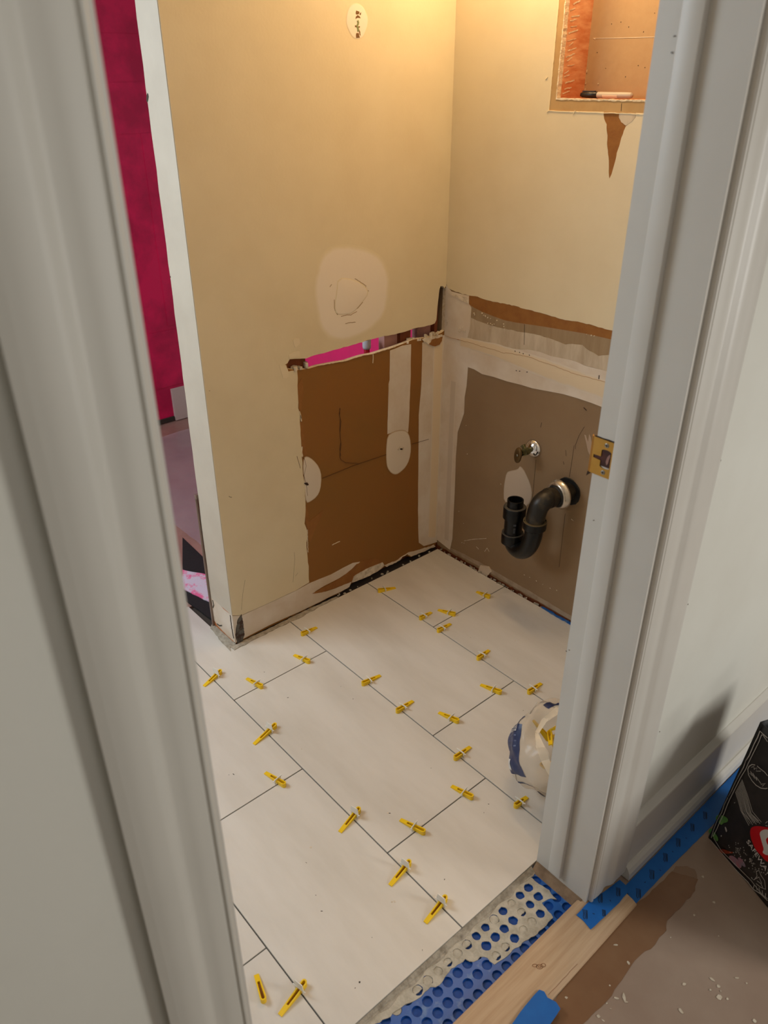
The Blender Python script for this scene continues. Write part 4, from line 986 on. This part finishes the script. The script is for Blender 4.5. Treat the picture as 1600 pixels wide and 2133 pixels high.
# text on the label
def text_mesh(s, size, depth=.0002):
    cu = bpy.data.curves.new('t', 'FONT'); cu.body = s; cu.size = size; cu.extrude = depth; cu.align_x = 'CENTER'; cu.align_y = 'CENTER'
    o = bpy.data.objects.new('t', cu); COL.objects.link(o); dg = bpy.context.evaluated_depsgraph_get()
    me = bpy.data.meshes.new_from_object(o.evaluated_get(dg)); bpy.data.objects.remove(o); return me
tm = text_mesh('LED cove', .012)
for v_ in tm.vertices:
    q = bagpt(uL - .055 - v_.co.y * 2.2, .44 - v_.co.x * 6, .024 + v_.co.z * 4); v_.co = q
link('label_lettering', tm, m_print, bag)
for i in range(11):
    c = bgc + Vector((0, 0, .085)) + axis * rnd.uniform(-.02, .04) + e1 * rnd.uniform(-.05, .05) + e2 * rnd.uniform(-.045, .045)
    vs, fs, hl = wedge_mesh(.056)
    r = thing('leveling_wedge', 'spare yellow wedge heaped inside the clear plastic bag', 'wedge', c, rnd.uniform(0, 6.28), 'spare wedges inside the plastic bag')
    r.rotation_euler = (rnd.uniform(-.6, .6), rnd.uniform(-.9, .9), rnd.uniform(0, 6.28))
    link('wedge_body', mesh_from('wedge', vs, fs), m_yel, r)

# ------------------------------------------------------------------ p-trap
tr = thing('p_trap', 'black plastic drain trap coming out of the wall through a chrome flange', 'drain trap', (.49, -.02, .42))
O = Vector((.49, -.02, .42))
def tp(name, path, r, mat, seg=28, cap=True):
    vs, fs = tube_data([Vector(p) - O for p in path], r, seg, cap); o = link(name, mesh_from(name, vs, fs), mat, tr); smooth_angle(o, 45); return o
def bez(p0, p1, p2, p3, n=14):
    out = []
    for i in range(n + 1):
        t = i / n; out.append(Vector(p0) * (1 - t) ** 3 + Vector(p1) * 3 * t * (1 - t) ** 2 + Vector(p2) * 3 * t * t * (1 - t) + Vector(p3) * t ** 3)
    return out
Wl = Vector((.512, 0, .424)); D1 = Vector((.486, -.108, .352)); R1 = Vector((.399, -.092, .30))
dirw = Vector((-.16, -1, -.03)).normalized()
vs, fs = lathe(Vector((.509, -.0005, .421)) - O, (0, -1, 0), [(0, .020), (.0005, .041), (.003, .040), (.004, .020)], 36)
for i in range(len(vs)): vs[i] = vs[i] + Vector((rnd.uniform(-.001, .001), 0, rnd.uniform(-.001, .001)))
link('wall_gasket', mesh_from('g', vs, fs), m_rubber, tr)
fc = Wl + dirw * .040
vs, fs = lathe(fc - O, dirw, [(-.006, .042), (-.004, .0440), (.000, .0435), (.006, .040), (.011, .0365), (.014, .032), (.012, .029), (.004, .0285)], 40)
o = link('chrome_flange', mesh_from('f', vs, fs, True), m_chrome2, tr)
vs, fs = lathe(fc - O, dirw, [(.006, .029), (.013, .030), (.016, .0295), (.0165, .0255)], 36)
link('flange_lip', mesh_from('f', vs, fs, True), m_rubber, tr)
p0 = Wl; p1 = Wl + dirw * .072
tp('wall_pipe', [p0, p1 + dirw * .002], .0262, m_absold)
tp('elbow_collar', [p1 - dirw * .006, p1 - dirw * .0055, p1 + dirw * .008, p1 + dirw * .0085], [.0264, .0290, .0290, .0264], m_absold)
D0 = D1 + Vector((0, 0, .0))
tp('elbow', bez(p1 + dirw * .004, p1 + dirw * .036, D1 + Vector((.002, 0, .045)), D1 + Vector((0, 0, .0)), 16), [.0275] * 8 + [.0268] * 9, m_absold)
tp('union_nut', [D1 + Vector((0, 0, z)) for z in (.004, .003, -.001, -.018, -.0185, -.022)], [.0270, .0325, .0335, .0332, .0315, .0282], m_abs)
tp('nut_rim', [D1 + Vector((0, 0, z)) for z in (.0028, .0050, .0052, .0036)], [.0330, .0328, .0285, .0272], material('olive_rim', rgb(92, 78, 52), .5), cap=False)
Db = D1 + Vector((0, 0, -.020)); Rb = Vector((R1.x, R1.y, .285))
mid = (Db + Rb) / 2
tp('trap_bend', bez(Db, Vector((Db.x, Db.y, .222)), Vector((Rb.x, Rb.y, .205)), Vector((Rb.x, Rb.y, .262)), 24), [.0262 - .0014 * math.sin(math.pi * i / 24) for i in range(25)], m_abs)
for zz in (.2735, .360):
    tp('collar_rim', [(R1.x, R1.y, zz + d) for d in (-.0004, .0008, .0010, .0002)], [.0318, .0316, .0290, .0282], material('dull_rim', rgb(84, 78, 70), .45), cap=False)
tp('bend_collar', [(R1.x, R1.y, z) for z in (.240, .2415, .272, .2735, .2735)], [.0272, .0322, .0322, .0312, .0262], m_abs)
tp('riser', [(R1.x, R1.y, z) for z in (.262, .345)], .0266, m_abs)
tp('coupling', [(R1.x, R1.y, z) for z in (.3235, .325, .358, .360, .360)], [.0268, .0330, .0330, .0316, .022], m_abs)
vs, fs = lathe(Vector((R1.x, R1.y, .34)) - O, (0, 0, 1), [(0, .0236), (.040, .0236), (.0425, .0234), (.0425, .0205), (.0420, .0200), (.0, .0190)], 32)
o = link('open_tailpiece', mesh_from('op', vs, fs), m_abs, tr); smooth_angle(o, 40)
# moulded marks on the riser
for k, z in enumerate((.312, .300, .294, .288)):
    mk = MB(); a0 = math.atan2(CAM.y - R1.y, CAM.x - R1.x) + .15
    c = Vector((R1.x + .0268 * math.cos(a0), R1.y + .0268 * math.sin(a0), z)) - O; tgn = Vector((-math.sin(a0), math.cos(a0), 0)) * (.003 if k else .004)
    nn = Vector((math.cos(a0), math.sin(a0), 0)) * .0006
    h = Vector((0, 0, .0018 if k else .003))
    mk.add([c - tgn - h, c + tgn - h, c + tgn + h, c - tgn + h, c - tgn - h + nn, c + tgn - h + nn, c + tgn + h + nn, c - tgn + h + nn], [(0, 1, 2, 3), (4, 5, 6, 7), (0, 1, 5, 4), (1, 2, 6, 5), (2, 3, 7, 6), (3, 0, 4, 7)])
    mk.obj('moulded_mark', material('grey_mark', rgb(70, 70, 72), .5), tr)

# ------------------------------------------------------------------ shut-off valve
sv = thing('shutoff_valve', 'chrome shut-off valve with oval bronze handle on the brown board', 'valve', (.375, 0, .507))
O2 = Vector((.375, 0, .507))
vs, fs = lathe((0, -.0005, 0), (0, -1, 0), [(0, .0270), (.002, .0272), (.006, .0255), (.011, .0200), (.015, .0130), (.0165, .0090), (.017, .0)], 40)
link('escutcheon', mesh_from('e', vs, fs, True), m_chrome, sv)
vs, fs = lathe((0, -.014, 0), (0, -1, 0), [(0, .0075), (.012, .0078), (.0125, .0105), (.030, .0105), (.031, .008), (.040, .0078)], 24)
o = link('valve_body', mesh_from('e', vs, fs), m_brassgr, sv); smooth_angle(o)
vs, fs = lathe((0, -.034, 0), (-.6, -.1, .8), [(0, .006), (.016, .006), (.0165, .0072), (.021, .0072), (.0215, .0045), (.0215, 0)], 20)
o = link('outlet', mesh_from('e', vs, fs), m_brassgr, sv); smooth_angle(o)
vs, fs = lathe((0, -.050, 0), (.05, -1, .0), [(0, .0050), (.012, .0045), (.018, .0045)], 18); link('stem', mesh_from('e', vs, fs, True), m_brassgr, sv)
vs, fs = lathe((0, 0, 0), (0, -1, 0), [(0, .006), (.0005, .0185), (.002, .0205), (.005, .0208), (.007, .0195), (.0075, .012), (.0065, .0)], 36)
vs = [Vector((v.x * .70, v.y, v.z * 1.12)) for v in vs]
h_ = link('handle', mesh_from('e', vs, fs, True), m_bronze, sv); h_.location = (.000, -.064, -.002); h_.rotation_euler = (math.radians(-6), 0, math.radians(-14))
vs, fs = lathe((0, 0, 0), (0, -1, 0), [(0, .0032), (.0012, .003), (.0014, 0)], 14)
hs = link('handle_screw', mesh_from('e', vs, fs, True), m_steel, h_); hs.location = (0, -.0066, 0)

# ------------------------------------------------------------------ marker pen in the recess
mk = thing('marker_pen', 'black-capped marker pen lying on the sill of the wall recess', 'marker', (.376, .042, 1.3995), math.radians(2))
vs, fs = lathe((.044, 0, 0), (1, 0, 0), [(0, .0062), (.006, .0064), (.080, .0064), (.088, .0060), (.092, .0045), (.0935, 0)], 22); link('barrel', mesh_from('b', vs, fs, True), m_markw, mk)
vs, fs = lathe((0, 0, 0), (1, 0, 0), [(0, 0), (.001, .0045), (.006, .0060), (.022, .0068), (.046, .0069), (.0465, .006)], 22); link('cap', mesh_from('b', vs, fs, True), m_markb, mk)
o = MB().box((.004, -.0014, .0062), (.040, .0014, .0082)).box((.036, -.0014, .005), (.040, .0014, .0082)).obj('pocket_clip', m_markb, mk)
vs = []; fs = []
for i in range(9):
    t = math.radians(-95 + 100 * i / 8); c_ = (math.sin(t + math.pi) * 0, 0)
    for x in (.062, .101): vs.append((x, -math.cos(t) * .0067 if False else -math.cos(t) * .0067, math.sin(t) * .0067 + 0))
fs = [(2 * i, 2 * i + 1, 2 * i + 3, 2 * i + 2) for i in range(8)]
link('paper_label', mesh_from('l', vs, fs, True), m_marklab, mk)

# ------------------------------------------------------------------ grocery bag in the hallway
A = Vector((1.238, -.384, -.0095)); At = Vector((1.262, -.365, .335)); dr = Vector((.933, -.359, 0)).normalized()
Wd = .34; back = Vector((.359, .933, 0)).normalized() * .19
upv = (At - A); 
gb = thing('grocery_bag', 'black reusable grocery bag printed with chalk drawings standing at the right edge', 'bag', A)
GF = Frame(A, dr, (upv - dr * upv.dot(dr)).normalized(), Vector((0, 0, 0)) + dr.cross((upv - dr * upv.dot(dr)).normalized()))
# body: four slightly bowed panels, open top
NX, NZ = 14, 14
def panel(name, p00, p10, p11, p01, bow, mat):
    vs = []
    nrm = (p10 - p00).cross(p01 - p00).normalized()
    for j in range(NZ + 1):
        for i in range(NX + 1):
            s = i / NX; t = j / NZ
            q = p00.lerp(p10, s).lerp(p01.lerp(p11, s), t) + nrm * bow * math.sin(math.pi * s) * math.sin(math.pi * min(1, t * 1.0))
            q += nrm * .002 * noise.noise(q * 14) * min(1, 4 * s * (1 - s) * 4)
            vs.append(q - A)
    fs = [(j * (NX + 1) + i, j * (NX + 1) + i + 1, (j + 1) * (NX + 1) + i + 1, (j + 1) * (NX + 1) + i) for j in range(NZ) for i in range(NX)]
    o = link(name, mesh_from(name, vs, fs, True), mat, gb)
    md = o.modifiers.new('s', 'SOLIDIFY'); md.thickness = .0016; md.offset = -1
    return o
Bq = A + dr * Wd; Bt = At + dr * Wd
panel('front_panel', A, Bq, Bt, At, .0, m_bagblk)
panel('side_panel', A + back, A, At, At + back, -.012, m_bagedge)
panel('side_panel', Bq, Bq + back, Bt + back, Bt, -.012, m_bagedge)
panel('back_panel', Bq + back, A + back, At + back, Bt + back, .0, m_teal)
MB().add([Vector((0, 0, .001)), Bq - A + Vector((0, 0, .001)), Bq + back - A + Vector((0, 0, .001)), back + Vector((0, 0, .001))], [(0, 1, 2, 3)]).obj('bag_base', m_bagedge, gb)
GA = Frame(Vector((0, 0, 0)), GF.a, GF.b, GF.n)
def gp(l, ox=1460, oy=1480, k=711/140):
    return GF.pts(l, ox, oy, k)
HH = .0012
def gsheet(name, poly, h, mat): return sheet(name, Frame(GA.o + GF.n * .0007, GA.a, GA.b, GA.n), poly, 0, h, mat, gb)
def gline(mbx, l, wd): mbx.add(*ribbon(Frame(GA.o + GF.n * .0009, GA.a, GA.b, GA.n), l, wd, .0004))
edge = MB()
_t = At - A; gline(edge, [(.003, .0), (.003 + _t.dot(GF.a), _t.dot(GF.b))], .006); edge.obj('edge_binding', m_bagedge, gb)
mb = MB()
gline(mb, gp([(711,290),(660,245),(630,215),(605,285),(570,350),(545,410),(515,480),(480,530),(455,600),(400,700),(370,760),(330,850),(290,920),(255,990),(225,1080),(180,1160),(140,1260),(115,1345)]), .0020)
gline(mb, gp([(711,330),(665,262),(648,255),(620,330),(585,400),(560,450),(535,500),(505,560),(480,620),(430,700),(395,770),(350,860),(310,940),(280,1010),(250,1090),(210,1170),(165,1270),(135,1330)]), .0013)
gline(mb, gp([(95,1360),(180,1460),(240,1530),(330,1640),(420,1730),(500,1810),(560,1890),(640,1940),(711,2010)]), .0018)
gline(mb, gp([(140,1350),(220,1480),(300,1560),(380,1640),(460,1720),(540,1800),(600,1880),(660,1950),(711,1990)]), .0012)
# mushroom and stalk sketches
gline(mb, gp([(580,575),(545,570),(515,590),(502,620),(510,680),(545,740),(590,790),(640,820),(690,825),(711,820)]), .0016)
gline(mb, gp([(600,585),(640,620),(680,650),(711,690)]), .0014)
for l_ in ([(540,600),(565,590),(570,625)], [(570,615),(600,605),(590,640),(640,640)], [(520,660),(550,690),(530,640),(575,720),(555,660),(600,740),(590,700),(640,770)], [(640,780),(690,770),(655,800)]):
    gline(mb, gp(l_), .0010)
for k in range(11):
    a_ = 405 + k * 4; a1 = 520 + k * 13
    gline(mb, gp([(a_ - 35 + k * 3, 860 - k * 13), (a_ - 5 + k * 6, 950 - k * 5), (430 + k * 12, 1080 + rnd.uniform(-20, 20)), (a1 - 5, 1215 - k * 2 - (k % 3) * 15)]), .0010)
for l_ in ([(570,1790),(600,1750),(590,1700),(620,1690),(640,1740),(680,1800),(690,1890),(640,1870),(590,1830)], [(600,1800),(640,1830),(660,1870)], [(560,1790),(620,1760),(650,1830)], [(570,1840),(560,1880)], [(690,1190),(711,1170)], [(690,1215),(711,1220)], [(600,1900),(590,1850)], [(630,1930),(620,1870)], [(660,1960),(655,1900)], [(690,1990),(690,1930)]):
    gline(mb, gp(l_), .0012)
mb.obj('chalk_drawing', m_chalk, gb)
gsheet('green_leaf_print', smooth_poly(gp([(165,1120),(190,1100),(240,1110),(290,1140),(290,1180),(240,1190),(220,1215),(190,1180),(160,1150)])), .0003, m_green)
gsheet('green_leaf_print', smooth_poly(gp([(85,1260),(115,1240),(150,1290),(190,1350),(180,1390),(150,1360),(130,1330),(90,1300)])), .0003, m_green)
gsheet('carrot_print', smooth_poly(gp([(130,1440),(190,1470),(240,1460),(300,1490),(370,1500),(300,1515),(240,1510),(180,1490)])), .0003, m_orange)
gsheet('onion_print', smooth_poly(gp([(290,1540),(340,1530),(400,1580),(440,1630),(430,1670),(390,1660),(340,1610)])), .0003, m_lilac)
gsheet('onion_print', smooth_poly(gp([(390,1550),(430,1560),(470,1620),(480,1660),(440,1640),(410,1600)])), .0003, m_lilac)
mb = MB()
GAs = Frame(GA.o + GF.n * .0008, GA.a, GA.b, GA.n)
for i in range(70):
    t = rnd.random(); x = 330 + 330 * t + rnd.uniform(-50, 50); y = 1440 + 260 * t + rnd.uniform(-60, 60)
    u, v = gp([(x, y)])[0]; blot(GAs, u, v, rnd.uniform(.0006, .0018), rnd.uniform(.0006, .0014), .0003, mb, 6)
for x, y, r_ in ((270,1258,.005), (220,1325,.0025), (362,975,.0020), (640,1640,.003), (545,1775,.0025)):
    u, v = gp([(x, y)])[0]; blot(GAs, u, v, r_, r_ * .5, .0003, mb, 7)
mb.obj('salt_print', m_chalk, gb)
# round red logo with white S curve, and the store lettering under it
gc = gp([(711 + 40, 1400)])[0]
red = gp([(525,1265),(545,1230),(600,1218),(711,1235),(830,1260),(900,1330),(920,1440),(890,1540),(830,1610),(760,1620),(711,1600),(680,1580),(650,1540),(590,1480),(560,1420),(530,1340)])
gsheet('logo_disc', smooth_poly(red), .0004, m_logored)
whs = gp([(625,1290),(660,1260),(711,1255),(790,1290),(800,1330),(740,1330),(711,1340),(690,1365),(711,1420),(760,1480),(770,1530),(720,1530),(690,1525),(655,1500),(675,1470),(660,1420),(640,1350)])
sheet('logo_curve', Frame(GA.o + GF.n * .0012, GA.a, GA.b, GA.n), smooth_poly(whs), 0, .0003, m_logowht, gb)
tm = text_mesh('SAFEWAY', 1.0, .01)
a = Vector(gp([(503,1372)])[0]); b2 = Vector(gp([(690,1660)])[0])
xs2 = [v_.co.x for v_ in tm.vertices]; x0 = min(xs2); wtot = max(xs2) - x0
dl = (b2 - a); Ltot = dl.length * 7 / 5.6; dx = dl.normalized(); dy = Vector((-dx.y, dx.x)); sc = Ltot / wtot
base = a + dy * (-.012)
for v_ in tm.vertices:
    q = base + dx * (v_.co.x - x0) * sc + dy * (v_.co.y * sc + .010); z = .0010 + .0004 * (v_.co.z > 0)
    v_.co = GA.p(q.x, q.y, z)
link('store_lettering', tm, m_logowht, gb)
# handles: two webbing loops
for off, nm in ((Vector((0, 0, 0)), 'handle'), (back, 'handle')):
    p0 = At - A + off + dr * .09; p1 = At - A + off + dr * .25
    path = bez(p0, p0 + Vector((0, 0, .10)) + back * .3, p1 + Vector((0, 0, .10)) + back * .3, p1, 14)
    vs = []
    for p in path: vs += [p - dr * .0 + Vector((0, 0, .0)), p + back.normalized() * .004 + Vector((0, 0, .018))]
    fs = [(2 * i, 2 * i + 1, 2 * i + 3, 2 * i + 2) for i in range(len(path) - 1)]
    o = link(nm, mesh_from(nm, vs, fs, True), m_bagedge, gb); md = o.modifiers.new('s', 'SOLIDIFY'); md.thickness = .002
# strip leftovers
for o in list(bpy.data.objects):
    if o.type == 'MESH' and o.parent is None and 'kind' not in o and 'label' not in o: print('UNTAGGED', o.name)
